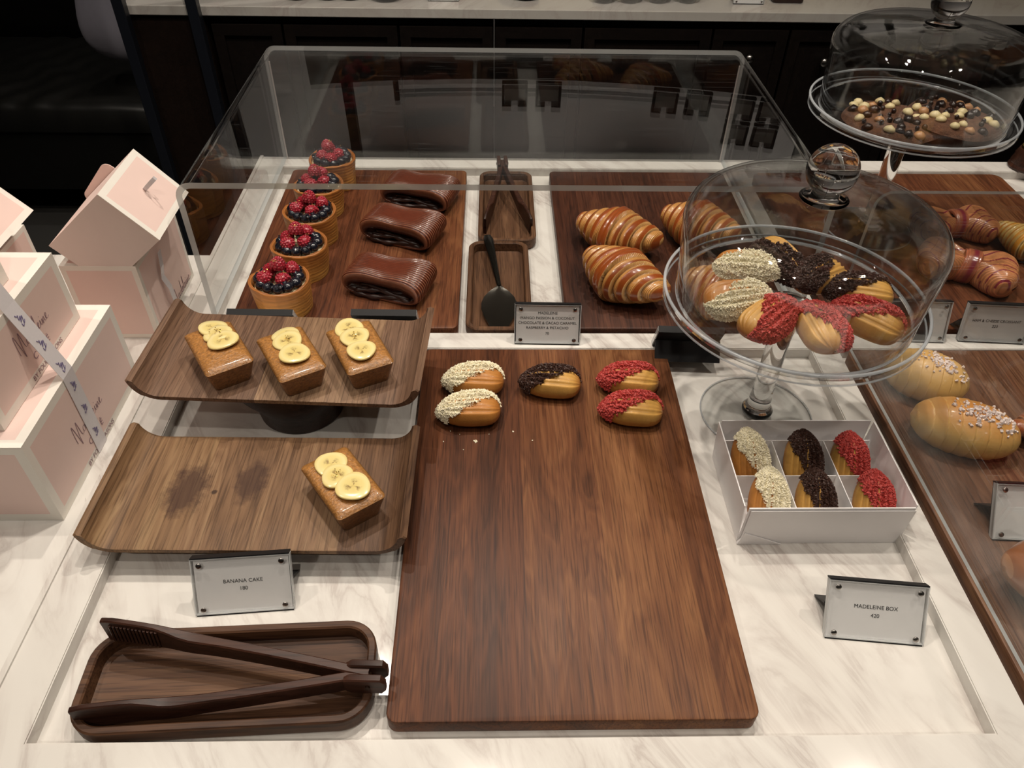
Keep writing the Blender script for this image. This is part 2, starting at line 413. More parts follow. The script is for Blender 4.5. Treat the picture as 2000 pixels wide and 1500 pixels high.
def lampmat():
    k = N('lamp_lens'); k.b.inputs['Emission Color'].default_value = (1, .88, .72, 1); k.b.inputs['Emission Strength'].default_value = 12; k.base((.9, .9, .9)); return k.m
M['lamp'] = lampmat()
def banana_mat():
    k = N('banana_flesh'); c = k.n('ShaderNodeTexCoord'); sep = k.n('ShaderNodeSeparateXYZ'); k.l(c.outputs['Object'], sep.inputs[0])
    x, y = sep.outputs[0], sep.outputs[1]
    r = k.math('SQRT', k.math('ADD', k.math('MULTIPLY', x, x), k.math('MULTIPLY', y, y)))
    a = k.math('ARCTAN2', y, x)
    nz = k.math('MULTIPLY', k.math('SUBTRACT', k.noise(c.outputs['Object'], 180, 3), .5), 3.5)
    ra = k.math('ABSOLUTE', k.math('SINE', k.math('ADD', k.math('MULTIPLY', a, 1.5), nz)))
    rays = k.ramp(ra, [(0.0, (1, 1, 1)), (.55, (0, 0, 0))])
    mask = k.ramp(k.math('DIVIDE', r, .016), [(.12, (.9, .9, .9)), (.30, (1, 1, 1)), (.56, (0, 0, 0))])
    sd = k.mix(1.0, rays, mask, 'MULTIPLY')
    dots = k.ramp(k.noise(c.outputs['Object'], 420, 2), [(.36, (.35, .35, .35)), (.52, (1, 1, 1))])
    sd = k.mix(1.0, sd, dots, 'MULTIPLY')
    b = k.ramp(k.math('DIVIDE', r, .016), [(0.0, (.72, .56, .20)), (.55, (.80, .66, .27)), (.80, (.86, .74, .36)), (.98, (.80, .64, .26))])
    k.base(k.mix(k.math('MULTIPLY', sd, .85), b, (.13, .055, .02))); k.set(Roughness=.22); k.b.inputs['Coat Weight'].default_value = .5
    return k.m
M['banana'] = banana_mat()

# ================================================================== the room
def struct(o, **kw): o['kind'] = 'structure'; return o
FL = -0.9
struct(MB().box(-4, 4, -2.5, 3.9, FL-.05, FL).build('floor', M['floor']))
struct(MB().box(-4, 4, -2.5, 3.9, CEIL, CEIL+.05).build('ceiling', M['ceiling']))
struct(MB().box(-4, 4, 3.9, 4.0, FL, CEIL).build('wall_back', M['wall_lit']))
struct(MB().box(-4, 4, -2.6, -2.5, FL, CEIL).build('wall_front', M['wall']))
struct(MB().box(-4.1, -4, -2.5, 3.9, FL, CEIL).build('wall_left', M['wall']))
struct(MB().box(4, 4.1, -2.5, 3.9, FL, CEIL).build('wall_right', M['wall']))
for i, (x, y, e, rad) in enumerate(LAMPS):  # fixtures for the inferred downlights and the added fill lamps alike
    t = thing('ceiling_or_fill_light', 'small round unseen ceiling downlight, some of these added as fill', 'ceiling light', (x, y, CEIL), 0, 'downlights above the counter')
    V, Fc = lathe([(.03, 0), (.05, 0), (.052, -.006), (.034, -.008), (.03, 0)], 32); mesh('trim_ring', V, Fc, M['steel'], t, True)
    V, Fc = lathe([(.0005, -.003), (.030, -.003)], 24); mesh('lens', V, Fc, M['lamp'], t)
# ------------------------------------------------------------------ marble counter with sunk display bays
RIM = 0.016
ct = thing('display_counter', 'long white marble display counter with sunken bays that carries the wooden boards', 'counter', (0, .2, FL))
def cpart(name, mb, mats, **kw):
    o = mb.build(name, mats, ct, **kw); o.location = (0, -.2, -FL); return o
XL, XR = -.4500, 1.60
HX = [(-.400, .4416), (.480, 1.45)]; HY = [(.29, .822), (.857, 1.362)]
xs = [XL, HX[0][0], HX[0][1], HX[1][0], HX[1][1], XR]; ys = [.10, HY[0][0], HY[0][1], HY[1][0], HY[1][1], 1.405]
bm = bmesh.new(); vt = {}
def gv(x, y, z):
    k_ = (round(x, 5), round(y, 5), round(z, 5))
    if k_ not in vt: vt[k_] = bm.verts.new((x, y, z))
    return vt[k_]
for i in range(5):
    for j in range(5):
        if i in (1, 3) and j in (1, 3): continue
        bm.faces.new([gv(xs[i], ys[j], RIM), gv(xs[i+1], ys[j], RIM), gv(xs[i+1], ys[j+1], RIM), gv(xs[i], ys[j+1], RIM)])
for (x0, x1) in HX:
    for (y0, y1) in HY:
        c = [(x0, y0), (x1, y0), (x1, y1), (x0, y1)]
        for q in range(4):
            a, b = c[q], c[(q+1) % 4]
            bm.faces.new([gv(*a, RIM), gv(*b, RIM), gv(*b, -.001), gv(*a, -.001)])
oc = [(xs[0], ys[0]), (xs[-1], ys[0]), (xs[-1], ys[-1]), (xs[0], ys[-1])]
def edge_pts(a, b):
    P = [(x, y) for x in xs for y in ys if (abs((x-a[0])*(b[1]-a[1])-(y-a[1])*(b[0]-a[0])) < 1e-9)]
    return sorted(P, key=lambda p: (p[0]-a[0])**2+(p[1]-a[1])**2)
for q in range(4):
    P = edge_pts(oc[q], oc[(q+1) % 4])
    for a, b in zip(P, P[1:]): bm.faces.new([gv(*b, RIM), gv(*a, RIM), gv(*a, -.03), gv(*b, -.03)])
bmesh.ops.recalc_face_normals(bm, faces=bm.faces)
ed = [e for e in bm.edges if len(e.link_faces) == 2 and abs(e.link_faces[0].normal.dot(e.link_faces[1].normal)) < .5 and e.verts[0].co.z > .01 and e.verts[1].co.z > .01]
bmesh.ops.bevel(bm, geom=ed, offset=.0012, segments=2, affect='EDGES')
me = bpy.data.meshes.new('marble_rim'); bm.to_mesh(me); me.materials.append(M['marble']); o = link('marble_rim', me, ct); o.location = (0, -.2, -FL)
cpart('recess_floor', MB().box(XL+.004, XR-.004, .104, 1.401, -.02, 0), M['marble_b'])
cpart('counter_body', MB().box(XL+.02, XR-.02, .13, 1.385, FL, -.0205), M['cabinet_end'])
# side table with the gift boxes
st = thing('side_table', 'white marble side table under the pink gift boxes', 'table', (-.9, .6, FL))
V, Fc = slab(1.05, .99, .013-.03+.9, .013+.9, .004, .0015); o = mesh('table_top', V, Fc, M['marble'], st); o.location = (-.0765+.0, -.035, 0)
MBx = MB(); MBx.box(-.55, .40, -.45, .40, 0, .8825); MBx.build('table_body', M['cabinet_end'], st)
# low joint strip between counter and side table
mesh('joint_strip', *(lambda g: (g.V, g.F))(MB().box(-.4505, -.4445, .10, 1.405, RIM-.0003, RIM+.0022)), M['marble'], None)
tag(bpy.data.objects['joint_strip'], 'thin raised white marble strip along the left edge of the counter', 'strip')

# ------------------------------------------------------------------ cutting boards
def board(x0, x1, y0, y1, mat, label, r=.010, z1=.02):
    V, Fc = slab(x1-x0, y1-y0, 0, z1, r, .0016, 8)
    o = mesh('serving_board', V, Fc, M[mat], None, auto=40); o.location = ((x0+x1)/2, (y0+y1)/2, 0.0002)
    return tag(o, label, 'board')
board(-.095, .236, .3025, .8155, 'board', 'large dark walnut board with five madeleines at its far end')
board(-.375, -.0515, .862, 1.344, 'board_b', 'reddish walnut board under the berry tarts and chocolate rolls')
board(.1035, .432, .862, 1.343, 'board_c', 'dark walnut board under the croissants inside the clear cover')
board(.488, .955, .300, .815, 'board_d', 'walnut board under the pale sugar-topped buns at the right')
board(.488, .963, .862, 1.344, 'board_b', 'walnut board under the red striped pastries at the far right', r=.018)

# ------------------------------------------------------------------ curled trays
def curl_profile(half, zt, th, r, h):
    """outline of a long tray seen from the front: flat middle, both ends curling up"""
    inner = []; outer = []
    n = 10; amax = math.acos(max(-1, 1-(h)/r)) if h < r else PI/2
    xf = half - r*math.sin(amax) - .002
    top = [(-xf+2*xf*i/8, zt) for i in range(9)]
    R_ = [(xf+r*math.sin(amax*i/n), zt+r*(1-math.cos(amax*i/n))) for i in range(1, n+1)]
    up = [(-x, z) for x, z in reversed(R_)] + top + R_
    ro = r+th*1.25
    Ro = [(xf+ro*math.sin(amax*i/n), zt+r-ro*math.cos(amax*i/n)+th*.25) for i in range(0, n+1)]
    lo = Ro
    tipc = Ro[-1]; a = up[-1]
    mid = ((tipc[0]+a[0])/2+.0006, (tipc[1]+a[1])/2+.0022)
    right = [mid] + list(reversed(Ro))
    left = [(-x, z) for x, z in reversed(right)]
    bot = [(xf-2*xf*i/8, zt-th) for i in range(1, 8)]
    return up + right + bot + left
def curled_tray(cx, cy, rz, half, depth, ztop, mat, name, label, ped=None):
    t = thing(name, label, 'tray', (cx, cy, 0), rz)
    P = curl_profile(half, ztop, .0065, .026, .021)
    L = []
    for (ins, y) in ((.0015, -depth/2), (0, -depth/2+.0015), (0, -depth/4), (0, 0), (0, depth/4), (0, depth/2-.0015), (.0015, depth/2)):
        cxm, czm = 0, ztop+.005
        L.append([(x*(1-ins/half), y, z + (ins*.6 if z < ztop-.001 else -ins*.4)) for x, z in P])
    V, Fc = loft(L); mesh('tray_top', V, Fc, M[mat], t, auto=35)
    if ped:
        V, Fc = lathe([(.001, 0.0003), (ped[0], .0003), (ped[0]+.003, .002), (ped[0]+.007, (ztop-.0065)*.35), (ped[1]-.002, (ztop-.0065)*.75), (ped[1], ztop-.0068), (.001, ztop-.0066)], 48)
        o = mesh('pedestal', V, Fc, M['dark_wood'], t, auto=40)
    return t
curled_tray(-.2465, .724, math.radians(-2.9), .161, .158, .084, 'tray', 'tray_stand', 'raised walnut tray with curled ends carrying three banana cakes', (.050, .078))
curled_tray(-.2535, .554, math.radians(-.8), .161, .160, .035, 'tray_b', 'tray_stand', 'low stained wooden tray with curled ends carrying one banana cake', (.050, .066))

# ------------------------------------------------------------------ small rimmed trays
def rim_tray(cx, cy, w_, d_, h, rz, r, mat, label, wall=.008):
    L = []
    for (ins, z) in ((.004, 0), (.001, .002), (0, .005), (0, h-.0015), (.0015, h), (wall-.0015, h), (wall, h-.0015), (wall+.001, .0055), (wall+.005, .0045)):
        L.append([(x, y, z) for x, y in rr(w_-2*ins, d_-2*ins, max(r-ins, .002), 8)])
    V, Fc = loft(L); o = mesh('small_tray', V, Fc, M[mat], None, auto=40); o.location = (cx, cy, .0003); o.rotation_euler = (0, 0, rz)
    return tag(o, label, 'tray')
rim_tray(-.2415, .3480, .264, .100, .021, math.radians(2.4), .030, 'small_tray_x', 'brown rimmed wooden tray at the front left holding the long tongs')
rim_tray(.0215, 1.220, .097, .245, .020, math.radians(0), .020, 'small_tray', 'narrow rimmed wooden tray under the upright tongs at the back')
rim_tray(.0070, .9775, .096, .236, .020, math.radians(0), .020, 'small_tray', 'narrow rimmed wooden tray holding the metal cake server')

# ------------------------------------------------------------------ clear covers
def cover(x0, x1, y0, y1, z0, z1, r, th, label, back=True, name='display_cover', seam='sheet_seam'):
    t = thing(name, label, 'cover', ((x0+x1)/2, (y0+y1)/2, z0))
    hx = (x1-x0)/2; H_ = z1-z0
    out = [(-hx, 0)] + [(-hx, (H_-r)*i/3) for i in range(1, 3)] + [(-hx+r-r*math.cos(PI/2*i/8), H_-r+r*math.sin(PI/2*i/8)) for i in range(9)]
    out = out + [(-x, z) for x, z in reversed(out)]
    ri = r-th
    inn = [(-hx+th, 0)] + [(-hx+th, (H_-r)*i/3) for i in range(1, 3)] + [(-hx+r-ri*math.cos(PI/2*i/8), H_-r+ri*math.sin(PI/2*i/8)) for i in range(9)]
    inn = inn + [(-x, z) for x, z in reversed(inn)]
    n = len(out); hy = (y1-y0)/2; V = []; Fc = []; fm = []
    for y in (-hy, hy):
        V += [(x, y, z) for x, z in out] + [(x, y, z) for x, z in inn]
    B = 2*n
    for i in range(n-1):
        Fc += [(i, i+1, B+i+1, B+i), (n+i+1, n+i, B+n+i, B+n+i+1), (i+1, i, n+i, n+i+1), (B+i, B+i+1, B+n+i+1, B+n+i)]; fm += [0, 0, 1, 1]
    for (a) in (0, n-1): Fc.append((a, B+a, B+n+a, n+a)); fm.append(1)
    o = mesh('hood', V, Fc, [M['sheet'], M['sheet_edge']], t, fm=fm, auto=50)
    if back:
        p = MB(); p.box(-hx+th+.0005, hx-th-.0005, hy-.0075, hy-.0035, 0, H_-th-.0003)
        p.build('back_panel', M['sheet'], t)
        for sx in (-1, 1):
            s_ = MB(); s_.box(sx*(hx-th-.0022)-.0011, sx*(hx-th-.0022)+.0011, hy-.0090, hy-.0076, .001, H_-th-.016); s_.build('glue_seam', M[seam], t)
    return t
cover(-.4065, .4485, .897, 1.402, RIM+.0003, .2235, .022, .0080, 'large clear acrylic cover over the tarts, chocolate rolls and croissants')
cover(.4915, 1.46, .302, .888, .0206, .2235, .022, .0040, 'clear acrylic cover over the sugar buns at the right', back=False)

# ------------------------------------------------------------------ madeleines
def mad_surf(s, t, L=.079, W=.0250, H=.0185, HB=.012):
    """s along the cake, t around it; narrow end at -x"""
    x = (s-.5)
    e = 2*x
    pe = 3.0 if e < 0 else 5.0
    wf = max(1-abs(e)**pe, 0)**.60 * (0.90+.12*e-.08*e*e)
    if e < 0: wf *= (1-.20*(-e)**1.5)
    ct_, st_ = math.cos(t), math.sin(t)
    yn = math.copysign(abs(ct_)**.80, ct_)
    y = W*wf*yn
    hf = max(1-abs(e)**(3.4 if e < 0 else 5.0), 0)**.52*(.86+.14*math.cos(e*2))
    if st_ >= 0:
        fl = .5+.5*math.cos(2*PI*yn*3.6)
        z = H*hf*abs(st_)**.72*(1+.26*(fl-.5)*min(1, wf*1.2)*(abs(st_)**.4))
    else:
        z = -HB*hf*abs(st_)**.8
    return (x*L, y, z), wf, yn
def mad_cov(xn, yn):  # >0 where the crumb coating lies
    return yn - (.98*xn - .42) + .06*math.sin(9*xn+2*yn)
def make_madeleine(kind, label, cat='cake', mat=None, dens=1500):
    t = thing('madeleine', label, cat)
    ns, nt = 56, 64; V = []; C = []
    for i in range(ns):
        s = .5-.5*math.cos(PI*(i+.0)/(ns-1)); s = min(max(s, .0008), .9992)
        for j in range(nt):
            (x, y, z), wf, yn = mad_surf(s, 2*PI*j/nt)
            V.append((x, y, z+.012))
            e = abs(2*s-1)
            edge = min(1, max(0, (e-.72)/.28)*.8 + (0.55 if abs(z) < .003 else 0) + max(0, -z/.012)*.25)
            fl = .5+.5*math.cos(2*PI*yn*3.6)
            g = np.array((.64, .35, .085))*(.78+.22*fl); b_ = np.array((.36, .12, .022))
            if kind == 'pale': g = np.array((.50, .21, .045))*(.85+.15*fl)
            C.append(g*(1-edge)+b_*edge)
    Fc = [(i*nt+j, (i+1)*nt+j, (i+1)*nt+(j+1) % nt, i*nt+(j+1) % nt) for i in range(ns-1) for j in range(nt)]
    Fc += [tuple(range(nt-1, -1, -1)), tuple((ns-1)*nt+j for j in range(nt))]
    Fc = [tuple(reversed(f)) for f in Fc]
    mesh('sponge', V, Fc, M['sponge'], t, True, col=np.array(C))
    pts = []
    n = 0
    while len(pts) < dens and n < dens*12:
        n += 1
        s = R.random(); tt = R.uniform(-.25, PI+.30)
        (x, y, z), wf, yn = mad_surf(min(max(s, .004), .996), tt)
        q = mad_cov(2*s-1, yn if tt >= 0 and tt <= PI else yn*1.0)
        if q > R.uniform(-.04, .04) and R.random() < .25+.75*wf:
            k_ = 1.05+R.uniform(0, .09)
            pts.append((x*1.02+R.uniform(-.0004, .0004), y*k_, z*k_+.012))
    sz = {'pale': (.00045, .00085, 2.0), 'dark': (.0007, .00125, 1.1), 'red': (.0007, .0013, 1.3)}[kind]
    V, Fc = crumbs(pts, None, sz[0], sz[1], sz[2])
    # icing that holds the crumbs
    ns2, nt2 = 40, 48; V2 = []; idx = {}; F2 = []
    for i in range(ns2):
        for j in range(nt2):
            s = min(max(i/(ns2-1), .003), .997); tt = -.3+(PI+.6)*j/(nt2-1)
            (x, y, z), wf, yn = mad_surf(s, tt); V2.append((x*1.012, y*1.045, z*1.055+.0122))
    for i in range(ns2-1):
        for j in range(nt2-1):
            s = (i+.5)/(ns2-1); tt = -.3+(PI+.6)*(j+.5)/(nt2-1)
            _, _, yn = mad_surf(s, tt)
            if mad_cov(2*s-1, yn) > .03: F2.append((i*nt2+j, i*nt2+j+1, (i+1)*nt2+j+1, (i+1)*nt2+j))
    b = len(V2); V2 += V; F2 += [tuple(q+b for q in f) for f in Fc]
    nm = {'pale': 'coconut_coating', 'dark': 'chocolate_coating', 'red': 'raspberry_coating'}[kind]
    o = mesh(nm, V2, F2, M[{'pale': 'crumb_pale', 'dark': 'crumb_dark', 'red': 'crumb_red'}[kind]], t); o['kind'] = 'stuff'
    return t
BT = .0203
P0 = {}
def mad_place(kind, label, loc, rot, group=None, scale=None):
    if kind not in P0:
        t = make_madeleine(kind, label, dens={'pale': 2600, 'dark': 2000, 'red': 2000}[kind]); P0[kind] = t
        t.location = loc; t.rotation_euler = rot
        if group: t['group'] = group
        if scale: t.scale = scale
        return t
    t = dup(P0[kind], loc, rot, label, None, scale)
    if group: t['group'] = group
    elif 'group' in t: del t['group']
    t.scale = scale if scale else (1, 1, 1)
    return t
def on(px, py, z, h=0.0):
    p = at(px, py, z+h); return (p.x, p.y, z)
GB = 'madeleines on the large board'
D = math.radians
mad_place('pale', 'coconut-dusted madeleine at the back left corner of the large board', on(924, 742, BT, .015), (0, 0, D(1)), GB)
mad_place('pale', 'coconut-dusted madeleine on the large board nearer the camera, left pair', on(915, 800, BT, .015), (0, 0, D(5)), GB)
mad_place('dark', 'single cocoa-crumbed madeleine in the middle of the large board', on(1074, 746, BT, .015), (0, 0, D(-3)), GB)
mad_place('red', 'raspberry-crumbed madeleine at the back right corner of the large board', on(1227, 741, BT, .015), (0, 0, D(-3)), GB)
mad_place('red', 'raspberry-crumbed madeleine on the large board nearer the camera, right pair', on(1232, 799, BT, .015), (0, 0, D(-3)), GB)
# crumbs fallen on the board
fall = [(927, 862), (898, 848), (1040, 860), (880, 842), (955, 848), (866, 862), (905, 878), (1002, 843)]
pts = [tuple(at(x, y, BT+.0003)) for x, y in fall] + [tuple(at(927+R.uniform(-4, 4), 862+R.uniform(-2, 2), BT+.0004)) for _ in range(8)]
V, Fc = crumbs(pts, None, .0004, .0009); tag(mesh('fallen_crumbs', V, Fc, M['crumb_pale']), 'few pale crumbs scattered on the large board below the coconut madeleines', 'crumbs', kind='stuff')

# ------------------------------------------------------------------ banana cakes
def make_cake():
    t = thing('banana_cake', '-', 'cake')
    L_, W_, H_ = .090, .056, .032
    loops = []
    for k in range(9):
        f = k/8; z = H_*.90*f; ins = .0065*(1-f)
        loops.append([(x, y, z) for x, y in rr(W_-2*ins, L_-2*ins, .006, 8)])
    for k in range(1, 9):
        f = k/8; sc = 1-f**1.1*.999
        sc = max(sc, .01)
        z = H_*.90 + .0028*math.sin(PI/2*min(1, (1-sc)*9)) + .0045*(1-sc)**.8
        loops.append([(x*sc, y*sc, z) for x, y in rr(W_, L_, .006, 8)])
    V, Fc = loft(loops)
    V = [Vector(v) for v in V]
    # finer mesh
    bm = bmesh.new(); bv = [bm.verts.new(v) for v in V]
    for f in Fc: bm.faces.new([bv[i] for i in f])
    me_ = bpy.data.meshes.new('sponge'); bm.to_mesh(me_); bm.free()
    V = [v.co.copy() for v in me_.vertices]; C = []
    for v in V:
        top = v.z > H_*.86
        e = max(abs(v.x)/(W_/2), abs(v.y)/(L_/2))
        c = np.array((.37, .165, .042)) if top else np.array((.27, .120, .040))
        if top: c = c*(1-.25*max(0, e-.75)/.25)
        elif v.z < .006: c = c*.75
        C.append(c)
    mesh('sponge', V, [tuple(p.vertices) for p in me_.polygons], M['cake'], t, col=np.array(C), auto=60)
    return t
def slice_mesh():
    prof = [(.0005, 0), (.0150, 0), (.0158, .0006), (.0158, .0024), (.0150, .0032), (.008, .0034), (.0005, .0030)]
    V, Fc = lathe(prof, 40, True, True)
    V = [(x*(1+.05*math.cos(3*math.atan2(y, x))), y*(1+.05*math.cos(3*math.atan2(y, x))), z) for x, y, z in V]
    return V, Fc
def gold_bits(name, parent, cx, cy, cz, n, s):
    m = MB()
    for _ in range(n):
        x, y = cx+R.gauss(0, s), cy+R.gauss(0, s); a = R.uniform(0, 6.28); q = R.uniform(.0006, .0016)
        p = [(x+q*math.cos(a+k*2.1)*R.uniform(.6, 1.3), y+q*math.sin(a+k*2.1)*R.uniform(.6, 1.3), cz+R.uniform(0, .0010)) for k in range(3)]
        m.add(p + [(a_, b_, c_-.0002) for a_, b_, c_ in p], [(0, 1, 2), (5, 4, 3), (0, 3, 4, 1), (1, 4, 5, 2), (2, 5, 3, 0)])
    return m.build(name, M['gold'], parent)
cake0 = make_cake()
CK = []
def cake(label, corners, zt, slices, first=False):
    """corners: back-left, back-right, front-right, front-left of the top, as seen"""
    P = [at(x, y, zt+.030) for x, y in corners]
    c = sum(P, Vector())/4; ax = ((P[0]-P[3])+(P[1]-P[2])).normalized(); rz = math.atan2(ax.y, ax.x)-PI/2
    wd = ((P[1]-P[0]).length+(P[2]-P[3]).length)/2; ln = ((P[0]-P[3]).length+(P[1]-P[2]).length)/2
    print('CAKE', label[:30], round(wd, 4), round(ln, 4), round(math.degrees(rz), 1))
    loc = (c.x, c.y, zt+.0002)
    if first: t = cake0; t.location = loc; t.rotation_euler = (0, 0, rz); t['label'] = label
    else: t = dup([cake0][0], loc, (0, 0, rz), label) if False else None
    if not first:
        t = cake0.copy(); COL.objects.link(t); t.location = loc; t.rotation_euler = (0, 0, rz); t['label'] = label
        s_ = CK[0].copy(); COL.objects.link(s_); s_.parent = t
    else: CK.append(t.children[0] if t.children else [x for x in bpy.data.objects if x.parent == t][0])
    t['group'] = 'banana cakes on the trays'
    inv = Matrix.Translation(loc) @ Matrix.Rotation(rz, 4, 'Z'); inv = inv.inverted()
    for i, (x, y, sc, tx, ty) in enumerate(slices):
        q = inv @ at(x, y, zt+.038)
        if not SL: 
            V, Fc = slice_mesh(); s_ = mesh('banana_slice', V, Fc, M['banana'], t, auto=50); SL.append(s_)
        else: s_ = SL[0].copy(); COL.objects.link(s_); s_.parent = t
        r2 = math.hypot(q.x/.03, q.y/.05)
        s_.location = (q.x, q.y, .0348+(i*.0011)-.003*max(0, r2-.3)); s_.rotation_euler = (tx, ty, R.uniform(0, 6)); s_.scale = (sc*1.13, sc*1.09, .8)
    gx, gy = slices[1][:2]; q = inv @ at(gx, gy-4, zt+.04)
    gold_bits('gold_leaf', t, q.x, q.y, .040, 9, .0028)
    return t
SL = []
UT = .0843; LT = .0353
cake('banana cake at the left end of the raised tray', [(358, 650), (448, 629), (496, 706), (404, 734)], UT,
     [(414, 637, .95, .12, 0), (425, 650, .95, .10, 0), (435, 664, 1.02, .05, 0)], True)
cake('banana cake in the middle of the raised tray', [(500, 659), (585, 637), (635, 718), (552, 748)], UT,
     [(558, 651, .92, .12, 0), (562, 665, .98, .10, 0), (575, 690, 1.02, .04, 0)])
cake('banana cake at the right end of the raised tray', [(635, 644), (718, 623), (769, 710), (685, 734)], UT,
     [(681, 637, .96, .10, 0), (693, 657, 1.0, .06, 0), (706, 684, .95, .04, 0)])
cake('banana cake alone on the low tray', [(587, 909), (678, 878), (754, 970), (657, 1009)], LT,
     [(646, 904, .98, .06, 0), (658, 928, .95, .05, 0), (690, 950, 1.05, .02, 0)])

# ------------------------------------------------------------------ berry tarts
def rasp_mesh():
    V = []; Fc = []
    rows = [(0.0, 11, .0104, 0), (.0030, 12, .0112, .5), (.0060, 12, .0110, 0), (.0090, 11, .0098, .5), (.0116, 9, .0078, 0), (.0136, 6, .0054, .5), (.0146, 2, .0028, 0)]
    for z, n, r, off in rows:
        for k in range(n):
            a = 2*PI*(k+off)/n + R.uniform(-.1, .1)
            g = lathe([(.0001, -.0021), (.0015, -.0014), (.0021, 0), (.0015, .0014), (.0001, .0021)], 7)
            b = len(V); cx, cy = (r-.0022)*math.cos(a), (r-.0022)*math.sin(a); rs = R.uniform(.92, 1.12)
            V += [(cx+x*rs, cy+y*rs, z+q*rs) for x, y, q in g[0]]; Fc += [tuple(i+b for i in f) for f in g[1]]
    g = lathe([(.0001, -.002), (.007, -.0015), (.0105, .003), (.0098, .008), (.0060, .0125), (.0001, .0150)], 14)
    b = len(V); V += g[0]; Fc += [tuple(i+b for i in f) for f in g[1]]
    return V, Fc
def blue_mesh():
    n = 20; prof = [(.0001, -.0068)]+[(.0070*math.cos(a), .0068*math.sin(a)) for a in [(-70+10*i)*PI/180 for i in range(14)]]+[(.0030, .0066), (.0034, .0076), (.0026, .0072), (.0022, .0058), (.0001, .0056)]
    V, Fc = lathe(prof, n)
    V = [(x, y, z + (.0006 if (z > .0072 and int(round(math.atan2(y, x)/(2*PI)*n)) % 4 < 2) else 0)) for x, y, z in V]
    return V, Fc
def make_tart():
    t = thing('berry_tart', '-', 'tart')
    n, m = 96, 30; Ro, H_ = .0405, .050
    def wall(k, r_in=False):
        pass
    prof = []
    for i in range(m): prof.append(('o', i/(m-1)))
    V = []; C = []
    def rad(a, f):
        ov = .0022*max(0, math.sin((a-4.2)*1.0)) if 4.2 < a < 4.55 else 0
        return Ro*(.90+.10*f) + .0007*math.sin(3*a+4*f) + .0004*math.sin(60*f+1.5*a) + (0.0016 if 4.25 < a < 4.75 else 0)*(1-.5*f)
    rows = []
    for i in range(m):
        f = i/(m-1)
        rows.append((lambda a, f=f: rad(a, f), lambda a, f=f: H_*f + .0016*math.sin(a*2+.7)*f, 0, f))
    th = .0042
    rows.append((lambda a: rad(a, 1)-.0008, lambda a: H_+.0012+.0016*math.sin(a*2+.7)+.0006*math.sin(11*a), 1, 1))
    rows.append((lambda a: rad(a, 1)-.0020, lambda a: H_+.0004+.0016*math.sin(a*2+.7), 2, 1))
    rows.append((lambda a: rad(a, 1)-.0030, lambda a: H_+.0010+.0016*math.sin(a*2+.7)+.0006*math.sin(9*a), 1, 1))
    rows.append((lambda a: rad(a, 1)-th, lambda a: H_-.0005+.0016*math.sin(a*2+.7), 1, 1))
    rows.append((lambda a: rad(a, 1)-th-.0003, lambda a: H_-.012, 1, 1))
    for fr, fz, kind, f in rows:
        for k in range(n):
            a = 2*PI*k/n; V.append((fr(a)*math.cos(a)*1.04, fr(a)*math.sin(a), fz(a)))
            c = np.array((.62, .32, .075))
            c = c*(1-f)+np.array((.52, .20, .045))*f
            c = c*(1+.12*math.sin(f*38+1.2*math.sin(a*2)))
            if kind == 1: c = np.array((.42, .15, .035))
            if kind == 2: c = np.array((.26, .085, .022))
            if 4.25 < a < 4.75 and kind == 0: c = c*1.18
            C.append(c)
    L = len(rows); Fc = [(r*n+k, r*n+(k+1) % n, (r+1)*n+(k+1) % n, (r+1)*n+k) for r in range(L-1) for k in range(n)]
    Fc.append(tuple(range(n-1, -1, -1)))
    mesh('pastry_shell', V, Fc, M['shell'], t, True, col=np.array(C))
    V, Fc = lathe([(.0001, H_-.004), (.030, H_-.005), (.0352, H_-.006), (.0356, H_-.010), (.0001, H_-.012)], 40); mesh('custard', V, Fc, M['cream_fill'], t, True)
    H = .047
    bl = [(a, .0265) for a in (186, 217, 248, 277, 306, 336, 6, 38, 72, 108, 148)]
    rb = [(-.013, -.008, H+.010, .9, -.5), (.0115, -.011, H+.009, 1.2, .3), (-.001, .004, H+.022, .35, .1), (.0165, .010, H+.011, .2, .6), (-.015, .012, H+.010, -.2, -.5)]
    for i, (a, r) in enumerate(bl):
        a = math.radians(a)
        if 'b' not in BER: V, Fc = blue_mesh(); o = mesh('blueberry', V, Fc, M['blue'], t, True); BER['b'] = o
        else: o = BER['b'].copy(); COL.objects.link(o); o.parent = t
        o.location = (r*math.cos(a)*1.03, r*math.sin(a), H+.0035+R.uniform(-.0005, .001)); o.rotation_euler = (R.uniform(-1.1, 1.1), R.uniform(-1.1, 1.1), R.uniform(0, 6)); s = R.uniform(1.12, 1.32); o.scale = (s, s, s)
    for (x, y, z, rx, ry) in rb:
        if 'r' not in BER: V, Fc = rasp_mesh(); o = mesh('raspberry', V, Fc, M['rasp'], t, True); BER['r'] = o
        else: o = BER['r'].copy(); COL.objects.link(o); o.parent = t
        o.location = (x, y, z-.003); o.rotation_euler = (rx, ry, R.uniform(0, 6)); s = R.uniform(.98, 1.10); o.scale = (s, s, s)
    gold_bits('gold_leaf', t, 0, -.002, H+.0345, 5, .0018)
    gold_bits('gold_leaf', t, -.013, -.007, H+.0215, 5, .002); gold_bits('gold_leaf', t, .012, -.011, H+.0215, 5, .002)
    return t
BER = {}
tart0 = make_tart()
tarts = [((546, 545), 'berry tart nearest the camera in the row of five', 0), ((584, 475), 'berry tart second from the front in the row of five', 25),
         ((605, 412), 'berry tart in the middle of the row of five', -10), ((621, 359), 'berry tart fourth from the front, showing just above the middle one', 40), ((648, 308), 'berry tart at the far end of the row of five', 70)]
